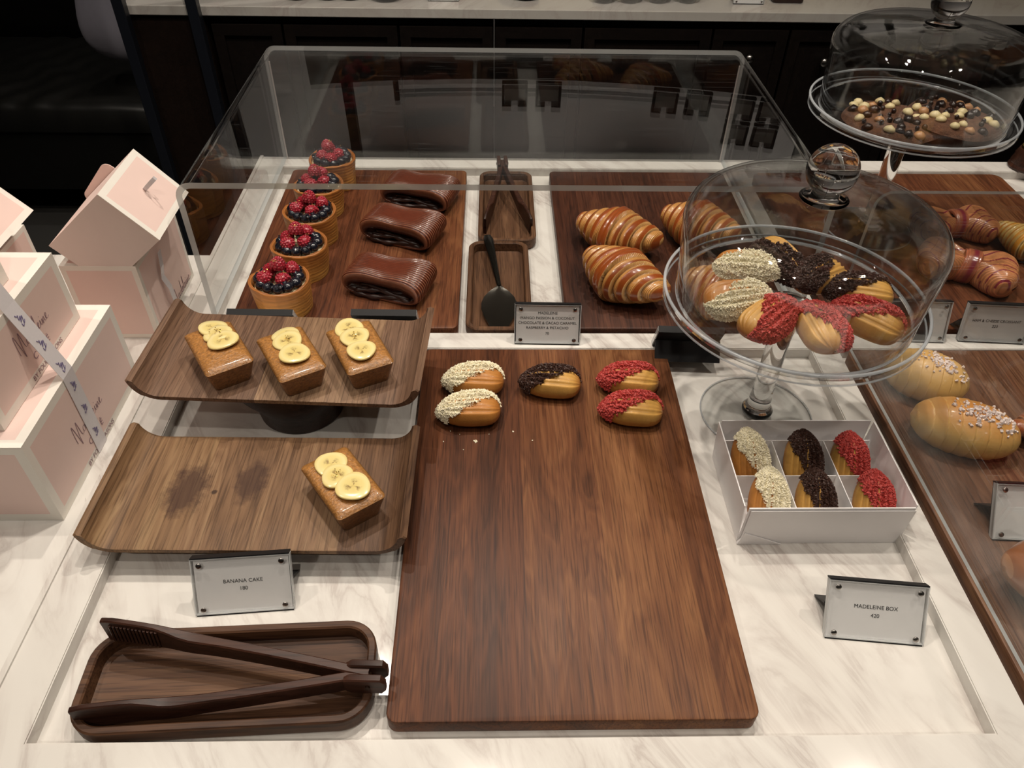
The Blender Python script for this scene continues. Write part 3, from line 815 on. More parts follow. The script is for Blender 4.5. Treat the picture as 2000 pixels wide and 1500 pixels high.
for i, ((px, py), lb, rz) in enumerate(tarts):
    p = at(px, py, BT+.050); rot = (0, 0, D(rz)); G_ = 'berry tarts under the large cover'
    if i == 0: tart0.location = (p.x, p.y, BT); tart0['label'] = lb; tart0['group'] = G_
    else: dup(tart0, (p.x, p.y, BT), rot, lb, G_)

# ------------------------------------------------------------------ chocolate rolls
def make_choc():
    t = thing('chocolate_pastry', '-', 'pastry')
    L_, Dp, H_ = .125, .072, .046
    nu, nv = 150, 260
    def prof(u):
        # closed stadium with a sagging top, u runs around from the bottom middle
        a = 2*PI*u - PI/2
        n_ = 2.6
        c, s = math.cos(a), math.sin(a)
        x = math.copysign(abs(c)**(2/n_), c); z = math.copysign(abs(s)**(2/n_), s)
        sag = .24*math.exp(-(x/.52)**2) if z > 0 else 0
        return x*L_/2, H_*(.5+.5*z*(1-sag)), x, z
    V = []; C = []
    rid = 15
    for i in range(nu):
        for j in range(nv):
            v = -1+2*j/(nv-1)
            x, z, xn, zn = prof(i/nu)
            sh = (1-abs(v)**5)**.35 if abs(v) < 1 else 0
            ridge = abs(math.sin(PI*rid*v/2+.35*math.sin(3*xn)))
            amt = min(1, max(abs(v)*1.5-.35, abs(xn)*1.6-.55, .12)) if zn > -.5 else .2
            k_ = .80+.20*sh + .060*(ridge*amt+(1-amt)*.8)
            y = v*Dp/2*(1-.16*(1-abs(xn)**2)*(1 if zn > 0 else .9)) * (1+.10*xn)
            zz = H_/2+(z-H_/2)*k_
            V.append((x*(k_*.5+.5), y, zz))
            top = max(0, zn)
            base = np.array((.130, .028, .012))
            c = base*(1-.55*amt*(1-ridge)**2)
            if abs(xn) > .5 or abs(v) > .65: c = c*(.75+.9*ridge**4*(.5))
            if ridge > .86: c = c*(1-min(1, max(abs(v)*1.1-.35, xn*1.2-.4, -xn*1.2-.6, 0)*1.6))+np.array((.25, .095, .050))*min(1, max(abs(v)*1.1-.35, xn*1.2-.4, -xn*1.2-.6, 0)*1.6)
            C.append(c)
    Fc = [(((i+1) % nu)*nv+j, i*nv+j, i*nv+j+1, ((i+1) % nu)*nv+j+1) for i in range(nu) for j in range(nv-1)]
    # end walls of the loop: a lip that folds in, leaving the inside open
    for jj, sg in ((0, -1), (nv-1, 1)):
        b = len(V)
        for ins, kx, kz, dy in ((.002, .985, .86, .0004), (.006, .93, .56, -.0015), (.007, .90, .42, -.012)):
            for i in range(nu):
                x, y, z = V[i*nv+jj]; cx, cz = 0, H_*.20
                d = math.hypot(x-cx*0, z-cz)+1e-6
                lx = max(1, abs(x)); 
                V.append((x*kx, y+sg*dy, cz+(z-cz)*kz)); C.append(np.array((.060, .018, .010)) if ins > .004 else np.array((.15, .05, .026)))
        rings = [[i*nv+jj for i in range(nu)]] + [[b+k*nu+i for i in range(nu)] for k in range(3)]
        for k in range(3):
            for i in range(nu):
                q = (rings[k][i], rings[k][(i+1) % nu], rings[k+1][(i+1) % nu], rings[k+1][i])
                Fc.append(q if sg < 0 else q[::-1])
        Fc.append(tuple(rings[3]) if sg < 0 else tuple(reversed(rings[3])))
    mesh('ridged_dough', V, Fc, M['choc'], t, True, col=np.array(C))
    m = MB()
    for k, (z, dy, a, rx) in enumerate(((.0065, -.003, 1.0, .0050), (.012, .000, .92, .0048), (.016, .004, .80, .0040))):
        for sg in (-1, 1):
            pts = [(x, sg*(Dp/2*.84-.004-dy)+.0015*math.sin(x*90+k*2), z+.0018*math.sin(x*70+k*1.7)) for x in np.linspace(-.045*a, .045*a, 18)]
            m.tube(pts, [rx*(.75+.25*math.sin(i*1.3+k)) for i in range(18)], 8)
    m.build('chocolate_filling', M['filling'], t, True)
    return t
cp0 = make_choc()
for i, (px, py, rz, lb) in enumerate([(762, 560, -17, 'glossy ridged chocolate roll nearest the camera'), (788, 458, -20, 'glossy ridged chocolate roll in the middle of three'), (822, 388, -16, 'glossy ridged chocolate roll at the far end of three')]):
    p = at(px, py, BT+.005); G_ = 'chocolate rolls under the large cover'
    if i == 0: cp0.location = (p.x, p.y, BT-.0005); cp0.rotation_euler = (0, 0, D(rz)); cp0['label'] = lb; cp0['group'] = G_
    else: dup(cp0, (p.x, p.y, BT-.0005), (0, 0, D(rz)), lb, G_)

# ------------------------------------------------------------------ croissants
def croissant_mesh(L_=.150, Rm=.0475, nseg=9, seed=0, bend=.012, c_hi=(.30, .066, .011), c_lo=(.60, .29, .085), c_rim=(.68, .40, .15), tw=.9, flat=.80):
    ns, nt = 700, 72; V = []; C = []
    for i in range(ns):
        s = -1+2*i/(ns-1)
        for j in range(nt):
            a = 2*PI*j/nt
            sk = s - tw*(.17*math.cos(a+.15))*(1-abs(s)**4)
            q = sk*nseg/2+.5; kq = math.floor(q)
            cen = abs(kq)
            f = (q-kq) if kq >= 0 else 1-(q-kq)
            if kq == 0: f = abs(q-kq-.5)*2*.9
            # f: 0 at the edge nearer the middle, 1 at the outer edge of the band
            env = (1-abs(s)**1.25)*.72+.28*max(0, 1-abs(s)**14)**.5
            g_ = min(1, f/.55) if kq else 1.0
            r = Rm*env*(.86+.18*(g_*g_*(3-2*g_))+.03*math.sin(PI*f))
            if kq and f > .96: r *= 1-.05*(f-.96)/.04
            lines = .5+.5*math.sin(f*58+1.6*math.sin(a*1.5+kq)+kq)
            if f < .5 and kq: r *= 1-.028*(1-lines)
            y = r*math.cos(a)+bend*(s*s)-bend*.4; z = r*math.sin(a)*flat
            V.append((s*L_/2, y, z))
            hi = np.array(c_hi)*(.82+.25*math.sin(kq*2.3+1)**2); lo = np.array(c_lo)*(.38+.80*lines**.6)
            k1 = min(1, max(0, (f-(.50+.10*math.sin(kq*1.9))+.10*math.sin(a*2+kq*2))/.12))
            c = lo*(1-k1)+hi*k1
            if f > .925: c = np.array(c_rim)
            if f < .05 and kq: c = lo*.55
            if kq == 0: c = hi if f < .84 else np.array(c_rim)
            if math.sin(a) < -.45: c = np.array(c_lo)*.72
            C.append(c)
    zmin = min(v[2] for v in V); V = [(x, y, max(z, -Rm*.72)+Rm*.72) for x, y, z in V]
    Fc = [(i*nt+j, i*nt+(j+1) % nt, (i+1)*nt+(j+1) % nt, (i+1)*nt+j) for i in range(ns-1) for j in range(nt)]
    Fc = [tuple(reversed(f)) for f in Fc]
    Fc += [tuple(range(nt)), tuple((ns-1)*nt+j for j in reversed(range(nt)))]
    return V, Fc, np.array(C)
def place2(px0, py0, px1, py1, z): a = at(px0, py0, z); b = at(px1, py1, z); d = b-a; return (a+b)/2, math.atan2(d.y, d.x), d.length
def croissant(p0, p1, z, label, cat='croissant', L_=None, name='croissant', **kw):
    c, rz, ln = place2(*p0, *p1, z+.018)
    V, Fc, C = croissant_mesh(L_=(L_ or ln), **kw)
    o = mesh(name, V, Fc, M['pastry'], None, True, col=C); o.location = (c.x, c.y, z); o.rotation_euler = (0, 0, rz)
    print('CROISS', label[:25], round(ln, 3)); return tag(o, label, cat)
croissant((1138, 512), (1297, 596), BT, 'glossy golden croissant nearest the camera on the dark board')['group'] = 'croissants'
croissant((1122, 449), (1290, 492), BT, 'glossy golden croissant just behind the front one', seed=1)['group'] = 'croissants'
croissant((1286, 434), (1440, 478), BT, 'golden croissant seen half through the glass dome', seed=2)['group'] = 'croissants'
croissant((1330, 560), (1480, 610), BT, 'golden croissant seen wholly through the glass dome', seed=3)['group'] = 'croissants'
o = croissant((1938, 445), (2090, 520), BT, 'yellow glazed lattice croissant cut by the right edge of the picture', nseg=15, Rm=.033, c_hi=(.62, .27, .03), c_lo=(.74, .50, .17), c_rim=(.80, .62, .30), tw=.5)
croissant((1985, 850), (2110, 800), BT, 'brown ridged pastry at the right edge beside the buns', cat='pastry', name='ridged_pastry', Rm=.030, c_hi=(.30, .075, .02), c_lo=(.42, .15, .05), c_rim=(.5, .22, .09))

# ------------------------------------------------------------------ wooden tongs
def blade(path, hs, ths, z0s):
    """an upright wooden arm: path in plan, height, thickness and lower edge at each point"""
    L = []; n = len(path)
    for i, p in enumerate(path):
        p = Vector(p[:2]); t = (Vector(path[min(i+1, n-1)][:2])-Vector(path[max(i-1, 0)][:2])).normalized(); q = Vector((-t.y, t.x))
        h, th, z0 = hs[i], ths[i]/2, z0s[i]; b = min(.0012, th*.5)
        pts = [(-th+b, 0), (th-b, 0), (th, b), (th, h-b), (th-b, h), (-th+b, h), (-th, h-b), (-th, b)]
        L.append([(p.x+q.x*a, p.y+q.y*a, z0+c) for a, c in pts])
    return loft(L)
def lerpn(a, b, n): return [a+(b-a)*i/(n-1) for i in range(n)]
def tongs(hinge, tips, label, hz, tz, groove=None, sc=1.0, bw=.006):
    hx, hy = hinge
    t = thing('wooden_tongs', label, 'tongs', (hx, hy, 0))
    for k, (tx, ty) in enumerate(tips):
        n = 25; path = []; hs = []; ths = []; z0 = []
        bow = bw*sc*(1 if k == 0 else -1)
        d = Vector((tx-hx, ty-hy)); q = Vector((-d.y, d.x)).normalized()
        for i in range(n):
            f = i/(n-1)
            p = d*f + q*bow*math.sin(PI*f)*(1)
            path.append((p.x, p.y))
            wide = 1/(1+math.exp(-(f-.74)*38))
            hs.append((.014+.003*f+.009*wide*(1 if f < .985 else .8))*sc); ths.append((.0065-.0025*wide+.0015*math.exp(-((f-.68)/.07)**2))*sc)
            z0.append(hz+(tz[k]-hz)*f - .002*wide)
        V, Fc = blade(path, hs, ths, z0); a = mesh('arm', V, Fc, M['tong_wood'], t, auto=35)
        if groove is not None and k == groove:
            m = MB(); dn = d.normalized(); s_ = -1 if q.y > 0 else 1
            for i in range(13):
                f = .80+.19*i/13; p = d*f+q*bow*math.sin(PI*f); o_ = q*s_*.0024*sc
                zz = hz+(tz[k]-hz)*f
                m.tube([(p.x+o_.x, p.y+o_.y, zz+.001), (p.x+o_.x-dn.x*.003, p.y+o_.y-dn.y*.003, zz+.020*sc)], .0011*sc, 6)
            m.build('grip_grooves', M['tong_wood'], a)
    d = (Vector(tips[0])+Vector(tips[1]))/2-Vector(hinge); d.normalize(); q = Vector((-d.y, d.x))
    for s_ in (-1, 1):
        c = q*s_*.0052*sc
        path = [(c.x-d.x*.012*sc, c.y-d.y*.012*sc), (c.x-d.x*.009*sc, c.y-d.y*.009*sc), (c.x+d.x*.012*sc, c.y+d.y*.012*sc), (c.x+d.x*.016*sc, c.y+d.y*.016*sc)]
        V, Fc = blade(path, [.010*sc, .017*sc, .017*sc, .013*sc], [.004*sc, .0055*sc, .0055*sc, .004*sc], [hz+.003, hz-.001, hz-.001, hz+.001]); mesh('hinge_cheek', V, Fc, M['tong_wood'], t, auto=35)
    m = MB(); m.tube([(q.x*.009*sc, q.y*.009*sc, hz+.008*sc), (-q.x*.009*sc, -q.y*.009*sc, hz+.008*sc)], .0018*sc, 10); m.build('hinge_pin', M['dark_wood'], t)
    return t
a = at(722, 1324, .030); b = at(152, 1408, .014); c = at(213, 1236, .028)
tongs((a.x, a.y), [(b.x, b.y), (c.x, c.y)], 'long dark wooden tongs lying open in the front tray', .0225, [.0062, .0215], groove=1, sc=1.32, bw=.002)
a = at(981, 322, .050); b = at(947, 452, .010); c = at(1037, 452, .010)
tongs((a.x, a.y), [(b.x, b.y), (c.x, c.y)], 'dark wooden tongs open in the rearmost narrow tray', .043, [.0064, .0064], sc=1.22, bw=.001)

# ------------------------------------------------------------------ cake server
def server():
    h0 = at(952, 464, .026); h1 = at(975, 566, .017); tip = at(975, 634, .006)
    t = thing('cake_server', 'shiny metal cake server resting in the nearer narrow tray', 'cake server', (h1.x, h1.y, 0))
    pts = []
    o = Vector((h1.x, h1.y, 0))
    prof = [(0, .0035), (.004, .007), (.012, .0155), (.022, .0225), (.034, .0265), (.046, .0265), (.060, .0225), (.076, .0155), (.090, .0095), (.097, .007)]
    d = (Vector((tip.x, tip.y-.012, 0))-o).normalized(); q = Vector((-d.y, d.x, 0))
    L = []
    for s, w_ in prof:
        z = .0165*(1-s/.097)**1.4+.0064
        for_ = [(-w_, .0008), (-w_*.5, -.0002), (0, -.0005), (w_*.5, -.0002), (w_, .0008), (w_, .0020), (w_*.5, .0010), (0, .0007), (-w_*.5, .0010), (-w_, .0020)]
        L.append([tuple(d*s+q*a_+Vector((0, 0, z+b_))) for a_, b_ in for_])
    V, Fc = loft(L); mesh('blade', V, Fc, M['server_steel'], t, auto=40)
    hp = [Vector((0, 0, .0225)), Vector((0, 0, .0225))-d*.012+Vector((0, 0, .001))]
    e = h0-o; n = 14; L = []
    for i in range(n):
        f = i/(n-1); p = Vector((e.x*f, e.y*f, .0225+.006*math.sin(PI*f*.5)+.001)); wd = .0035+.0050*f**1.2; th = .0020
        if i == n-1: wd *= .7
        qq = Vector((-e.y, e.x, 0)).normalized()
        L.append([tuple(p+qq*wd*math.cos(a_)+Vector((0, 0, th*math.sin(a_)))) for a_ in [2*PI*k/12 for k in range(12)]])
    V, Fc = loft(L); mesh('handle', V, Fc, M['server_steel'], t, auto=40)
server()

# ------------------------------------------------------------------ price signs
def text_mesh(txt, size, mat, parent, name='lettering', align='CENTER'):
    cu = bpy.data.curves.new('t', 'FONT'); cu.body = txt; cu.size = size; cu.align_x = align; cu.align_y = 'CENTER'; cu.extrude = .00005; cu.space_line = 1.15
    ob = bpy.data.objects.new('t', cu); COL.objects.link(ob)
    bpy.context.view_layer.update()
    dg = bpy.context.evaluated_depsgraph_get(); me_ = bpy.data.meshes.new_from_object(ob.evaluated_get(dg))
    bpy.data.objects.remove(ob); me_.materials.clear(); me_.materials.append(mat)
    return link(name, me_, parent)
def sign(loc, rz, w_, h_, tilt, label, lines=None, size=.0052, skew=0, group=None):
    """local: x along the sign, z up the face, face looks to -y"""
    t = thing('price_sign', label, 'sign', loc, rz)
    if group: t['group'] = group
    T = Matrix.Rotation(-tilt, 4, 'X')
    def put(o, m=None): o.matrix_local = T if m is None else T @ m; return o
    hw = w_/2
    fr = MB(); fr.box(-hw, hw, .0002, .0034, .001, h_); put(fr.build('front_pane', [M['plate']], t))
    e = MB()
    for (x0, x1, z0, z1) in ((-hw, -hw+.0009, .001, h_), (hw-.0009, hw, .001, h_), (-hw, hw, .001, .0019), (-hw, hw, h_-.0009, h_)): e.box(x0, x1, 0, .0068, z0, z1)
    put(e.build('pane_edge', M['plate_edge'], t))
    p = MB(); p.box(-hw+.0022, hw-.0022, .0036, .0040, .0020, h_-.0015); put(p.build('paper', M['paper'], t))
    b = MB(); b.box(-hw+.0008, hw-.0008, .0072, .0092, -.0006, h_+.0010); b.box(-hw+.0004, hw-.0004, -.0002, .0092, h_+.0002, h_+.0014); b.box(-hw+.001, hw-.001, .001, .0092, -.0008, .0004); bo = put(b.build('black_back', M['black'], t))
    # rear foot down to the table
    ca, sa = math.cos(tilt), math.sin(tilt)
    top = Vector((0, .0092*ca+sa*h_*.55, ca*h_*.55-.0092*sa)); fy = top.y+h_*.36
    f = MB(); V = []
    for (y, z) in ((top.y-.001, top.z), (top.y+.001, top.z), (fy+.001, .0004), (fy-.001, .0004)): V += [(-hw, y, z), (hw, y, z)]
    f.add(V, [(0, 1, 3, 2), (2, 3, 5, 4), (4, 5, 7, 6), (6, 7, 1, 0), (0, 2, 4, 6), (1, 7, 5, 3)]); f.build('rear_foot', M['black'], t)
    for sx in (-1, 1):
        for z in (.0065, h_-.0065):
            V, Fc = lathe([(.0001, 0), (.0024, 0), (.0028, .0004), (.0028, .0014), (.0022, .0018), (.0001, .0018)], 20)
            o = mesh('magnet', V, Fc, M['steel'], t, auto=40); put(o, Matrix.Translation((sx*(hw-.0085), .0002, z)) @ Matrix.Rotation(PI/2, 4, 'X'))
    if lines:
        n = len(lines)
        for i, (s, dz) in enumerate(lines):
            o = text_mesh(s, size, M['ink'], t); put(o, Matrix.Translation((0, .00345, h_/2+dz)) @ Matrix.Rotation(PI/2, 4, 'X'))
    return t
def sign_px(TL, TR, BR, BL, z, label, lines, size=.0052, tilt=None):
    bl = at(*BL, z); br = at(*BR, z); mid = (bl+br)/2; d = br-bl; w_ = d.length; rz = math.atan2(d.y, d.x)
    nrm = Vector((-d.y, d.x, 0)).normalized()
    tm = ((TL[0]+TR[0])/2, (TL[1]+TR[1])/2); best = None
    h_ = w_*.62
    for k in range(0, 70):
        a = math.radians(k); P = mid+nrm*math.sin(a)*h_+Vector((0, 0, math.cos(a)*h_))
        v = P-Vector((0, 0, CAMH)); py = 750-F_PX*v.dot(UP)/v.dot(FW)
        e = abs(py-tm[1])
        if best is None or e < best[0]: best = (e, a)
    print('SIGN', label[:30], 'w', round(w_, 3), 'tilt', round(math.degrees(best[1]), 1), 'err', round(best[0], 1), tuple(round(q, 3) for q in mid))
    return sign((mid.x, mid.y, z+.0012), rz, w_, h_, best[1] if tilt is None else tilt, label, lines, size)
sign_px((1003, 597), (1132, 597), (1132, 675), (1004, 673), RIM, 'white price card headed MADELEINE with four lines and 70 under it',
        [('MADELEINE', .0155), ('MANGO PASSION & COCONUT', .0085), ('CHOCOLATE & CACAO CARAMEL', .0015), ('RASPBERRY & PISTACHIO', -.0055), ('70', -.0135)], .0052)
sign_px((377, 1097), (571, 1081), (576, 1192), (383, 1206), 0, 'white price card reading BANANA CAKE 180', [('BANANA CAKE', .0035), ('180', -.0045)], .0056)
sign_px((1614, 1137), (1811, 1145), (1803, 1264), (1609, 1247), 0, 'white price card reading MADELEINE BOX 420', [('MADELEINE BOX', .0040), ('420', -.0045)], .0056)
sign_px((1886, 592), (1993, 604), (1999, 674), (1870, 668), RIM, 'white price card reading HAM & CHEESE CROISSANT 220', [('HAM & CHEESE CROISSANT', .0030), ('220', -.0050)], .0054)
sign_px((1712, 588), (1838, 592), (1844, 671), (1712, 668), RIM, 'white price card half hidden behind the glass dome', None)
sign_px((1930, 952), (2110, 948), (2120, 1064), (1937, 1056), .0203, 'blank white price card cut by the right edge of the picture', None)
for (x0, x1, yb, lb) in ((452, 597, 632, 'black back of a price sign in front of the berry tarts'), (690, 826, 636, 'black back of a price sign in front of the chocolate rolls'), (1275, 1392, 676, 'black back of a price sign beside the glass dome')):
    z = RIM; p0 = at(x0, yb if yb > 650 else 650, z); p1 = at(x1, yb if yb > 650 else 650, z)
    p0 = at(x0, 618, .045) if yb < 650 else at(x0, 668, z); p1 = at(x1, 620, .045) if yb < 650 else at(x1, 672, z)
    w_ = .088
    cx = (p0.x+p1.x)/2
    sign((cx, .862 if yb < 650 else .835, BT+.0012 if yb < 650 else z+.0012), PI+(D(-1) if yb < 650 else D(-3)), w_, .061 if yb < 650 else .055, D(30), lb, None)

# ------------------------------------------------------------------ glass cake stands and domes
def cake_stand(cx, cy, z0, zp, rp, label):
    t = thing('cake_stand', label, 'cake stand', (cx, cy, z0)); h = zp-z0
    V, Fc = lathe([(.0005, .0003), (.0695, .0003), (.0712, .0012), (.0712, .0024), (.068, .0032), (.040, .0042), (.022, .0065), (.0005, .007)], 72)
    mesh('foot', V, Fc, M['dome_plate'], t, True)
    V, Fc = lathe([(.0700, .0006), (.0714, .0012), (.0714, .0024), (.0697, .0030)], 72); mesh('foot_rim', V, Fc, M['dome_rim'], t, True)
    V, Fc = lathe([(.0005, .0072), (.019, .0072), (.0195, .012), (.0165, .017), (.0142, .022), (.0130, .040), (.0128, h*.55), (.0132, h*.72), (.016, h-.022), (.024, h-.008), (.028, h-.004), (.0005, h-.004)], 48)
    mesh('stem', V, Fc, M['glass'], t, True)
    V, Fc = lathe([(.0005, h-.0035), (rp-.012, h-.0035), (rp-.004, h-.001), (rp, h+.004), (rp+.0005, h+.013), (rp-.0010, h+.0145), (rp-.0030, h+.013), (rp-.0045, h+.005), (rp-.012, h+.001), (.0005, h+.0005)], 96)
    mesh('plate', V, Fc, M['dome_plate'], t, True)
    V, Fc = tube([((rp-.001)*math.cos(2*PI*i/96), (rp-.001)*math.sin(2*PI*i/96), h+.0142) for i in range(97)], .0019, 8, False); mesh('plate_rim', V, Fc, M['dome_rim'], t, True)
    V, Fc = tube([((rp-.0015)*math.cos(2*PI*i/96), (rp-.0015)*math.sin(2*PI*i/96), h+.0015) for i in range(97)], .0012, 8, False); mesh('plate_lower_rim', V, Fc, M['dome_rim'], t, True)
    return t
def glass_dome(cx, cy, z0, rb, label, hh=.125):
    t = thing('glass_dome', label, 'dome', (cx, cy, z0))
    out = [(rb, 0), (rb+.001, .01), (rb+.003, .05), (rb+.006, hh*.66), (rb+.0065, hh*.74)]
    for i in range(1, 9):
        a = PI/2*i/8; out.append((rb+.0065-.030*(1-math.cos(a)), hh*.74+.026*math.sin(a)))
    zt = hh*.74+.026
    out += [(rb-.045, zt+.004), (rb-.075, zt+.0065), (.035, zt+.0085), (.018, zt+.010)]
    th = .0026
    inn = []
    for i, (r, z) in enumerate(out):
        a = out[max(0, i-1)]; b = out[min(len(out)-1, i+1)]; d = Vector((b[0]-a[0], b[1]-a[1])).normalized(); inn.append((r-d.y*th, z+d.x*th if i else 0))
    V, Fc = lathe([(.0005, zt+.0105)]+list(reversed(out))+inn[0:]+[(.0005, zt+.0075)], 96)
    mesh('bell', V, Fc, M['dome'], t, True)
    V, Fc = tube([((rb-.001)*math.cos(2*PI*i/96), (rb-.001)*math.sin(2*PI*i/96), .0022) for i in range(97)], .0018, 8, False); mesh('bell_rim', V, Fc, M['dome_rim'], t, True)
    kz = zt+.0108; rs = .0258
    pr = [(.0005, kz), (.024, kz), (.025, kz+.0015), (.020, kz+.003), (.015, kz+.0055), (.0125, kz+.009)]
    cz = kz+.0085+rs*.90
    a0 = -math.acos(.0125/rs); 
    pr += [(rs*math.cos(a0+(PI/2-a0)*i/22), cz+rs*math.sin(a0+(PI/2-a0)*i/22)) for i in range(0, 23)]
    pr[-1] = (.0003, cz+rs)
    V, Fc = lathe(pr, 64); mesh('knob', V, Fc, M['glass'], t, True)
    return t
C1 = (.338, .708); C2 = (.634, 1.138)
ZP1 = .178; ZP2 = .220
cake_stand(*C1, .0002, ZP1, .1455, 'clear glass footed cake stand holding eight madeleines, nearer of the two')
glass_dome(*C1, ZP1+.0012, .1305, 'clear glass dome with a ball knob over the madeleines')
cake_stand(*C2, RIM+.0045, ZP2, .151, 'clear glass footed cake stand holding chip cookies, at the back right')
glass_dome(*C2, ZP2+.0012, .1345, 'clear glass dome over the two chip cookies, cut by the top of the picture')
ZM = ZP1+.0010
def dm(kind, px, py, ang, label, tx=0, ty=0, lift=0):
    p = at(px, py, ZM+.018); rz = D(ang-180)
    m = Matrix.Rotation(D(tx), 3, 'X') @ Matrix.Rotation(D(ty), 3, 'Y') @ Matrix.Rotation(rz, 3, 'Z')
    mad_place(kind, label, (p.x, p.y, ZM+lift), m.to_euler())
dm('pale', 1462, 524, -18, 'coconut madeleine under the dome, farther of the pale pair', -8, 0, .003)
dm('pale', 1441, 580, 8, 'coconut madeleine under the dome, nearer of the pale pair', 10, 0, .003)
dm('dark', 1523, 512, -62, 'cocoa-covered madeleine under the dome, leftmost dark one', 12, 0, .006)
dm('dark', 1594, 541, 218, 'cocoa-covered madeleine under the dome, middle dark one', 0, 6, .004)
dm('dark', 1675, 567, 172, 'cocoa-covered madeleine under the dome, rightmost dark one', 0, 0, .001)
dm('red', 1507, 620, 38, 'raspberry madeleine under the dome, leftmost red one', 0, -6, .003)
dm('red', 1600, 636, 97, 'raspberry madeleine under the dome, pointing straight at the camera', 0, 0, .002)
dm('red', 1691, 620, 146, 'raspberry madeleine under the dome, rightmost red one', 8, 0, .003)

# cookies
def cookie(px, py, r, label, seed, n=42):
    rs = random.Random(seed); p = at(px, py, ZP2+.018); dv = Vector((p.x-C2[0], p.y-C2[1])); mx_ = .1325-r*1.02; dv = dv if dv.length < mx_ else dv.normalized()*mx_; p.x, p.y = C2[0]+dv.x, C2[1]+dv.y
    t = thing('cookie', label, 'cookie', (p.x, p.y, ZP2+(.0015 if seed == 1 else .0075))); nr, na = 22, 72; V = []
    def hz(f, a): return .016*(1-f**5)**.5*(.82+.06*math.sin(3*a+seed)) + .0013*math.sin(a*5+f*9+seed)*math.sin(f*11+seed) if f < 1 else 0
    def rad(a): return r*(1+.025*math.sin(3*a+seed)+.015*math.sin(7*a))
    for i in range(nr):
        f = i/(nr-1)
        for k in range(na):
            a = 2*PI*k/na; q = rad(a)*math.sin(f*PI/2)**.8 if i else .0001; V.append((q*math.cos(a), q*math.sin(a), max(.002, hz(min(.999, math.sin(f*PI/2)**.8), a))))
    Fc = [(i*na+k, (i+1)*na+k, (i+1)*na+(k+1) % na, i*na+(k+1) % na) for i in range(nr-1) for k in range(na)]
    b = len(V); V += [(rad(2*PI*k/na)*.96*math.cos(2*PI*k/na), rad(2*PI*k/na)*.96*math.sin(2*PI*k/na), 0) for k in range(na)]
    Fc += [((nr-1)*na+k, b+k, b+(k+1) % na, (nr-1)*na+(k+1) % na) for k in range(na)] + [tuple(b+k for k in reversed(range(na)))]
    mesh('dough', V, Fc, M['cookie'], t, True)
    pos = []
    tries = 0
    while len(pos) < n and tries < 4000:
        tries += 1
        f = math.sqrt(rs.random())*.88; a = rs.uniform(0, 2*PI); x, y = rad(a)*f*math.cos(a), rad(a)*f*math.sin(a)
        if all((x-u)**2+(y-v)**2 > (.0118)**2 for u, v, _ in pos): pos.append((x, y, hz(f, a)))
    for i, (x, y, z) in enumerate(pos):
        kd = ['dark', 'cream', 'tan', 'ball', 'cream', 'dark', 'ball'][i % 7]
        if kd not in CHP:
            if kd == 'ball': g = lathe([(.0001, -.0026)]+[(.0030*math.cos(q*PI/8), .0030*math.sin(q*PI/8)) for q in range(-3, 4)]+[(.0001, .003)], 14)
            else: g = lathe([(.0001, -.002), (.0058, -.0018), (.0064, .0004), (.0054, .0026), (.0030, .0042), (.0012, .0050), (.0001, .0056)], 18)
            o = mesh({'dark': 'dark_chip', 'cream': 'white_chip', 'tan': 'caramel_chip', 'ball': 'crunchy_ball'}[kd], *g, M[{'dark': 'chip_dark', 'cream': 'chip_cream', 'tan': 'chip_tan', 'ball': 'chip_dark'}[kd]], t, True); CHP[kd] = o
        else: o = CHP[kd].copy(); COL.objects.link(o); o.parent = t
        s = rs.uniform(1.05, 1.38); o.location = (x, y, z+.0012+(.002 if kd == 'ball' else 0)); o.scale = (s, s*rs.uniform(.8, 1), s); o.rotation_euler = (rs.uniform(-.35, .35), rs.uniform(-.35, .35), rs.uniform(0, 6))
    return t
CHP = {}
cookie(1727, 234, .0720, 'thick brown cookie topped with mixed chips, left of the two under glass', 1)
cookie(1900, 237, .0680, 'thick brown cookie topped with mixed chips, right of the two under glass', 2, 38).rotation_euler = (0, D(5), 0)

# ------------------------------------------------------------------ white box of six madeleines
t = thing('gift_box', 'open white card box with dividers holding six madeleines', 'box', (.3545, .570, 0))
bx0, bx1, by0, by1, BH = -.088, .088, -.062, .063, .061
m = MB(); th = .0013
def wall(m, a, b, h, th, lean=0.0, z0=.0004):
    a = Vector(a); b = Vector(b); d = (b-a).normalized(); q = Vector((d.y, -d.x))
    P = []
    for z, s in ((z0, 0), (h, lean)):
        for p in (a, b):
            P += [(p.x+q.x*(s-th/2), p.y+q.y*(s-th/2), z), (p.x+q.x*(s+th/2), p.y+q.y*(s+th/2), z)]
    m.add(P, [(0, 2, 3, 1), (4, 5, 7, 6), (0, 4, 6, 2), (1, 3, 7, 5), (0, 1, 5, 4), (2, 6, 7, 3)])
wall(m, (bx0, by0), (bx1, by0), BH, th, .003); wall(m, (bx1, by0), (bx1, by1), BH, th, .003); wall(m, (bx1, by1), (bx0, by1), BH, th, .002); wall(m, (bx0, by1), (bx0, by0), BH, th, .004)
m.box(bx0, bx1, by0, by1, .0004, .0018)
m.build('tray_walls', M['white_card'], t)
m = MB(); wall(m, (bx0+.002, by0-.0022), (bx1+.001, by0-.0022), .058, .0007, .0025); 
m.add([(bx0-.001, by0-.0042, .0006), (bx0+.048, by0-.0046, .0006), (bx0+.004, by0-.0046, .020), (bx0-.001, by0-.0012, .0006), (bx0+.048, by0-.0036, .0006), (bx0+.004, by0-.0036, .020)], [(0, 1, 2), (3, 5, 4), (0, 3, 4, 1), (1, 4, 5, 2), (2, 5, 3, 0)])
m.build('folded_flap', M['white_card'], t)
m = MB()
for x in (-.030, .031): wall(m, (x, by0+.002), (x, by1-.014), .044, .0009)
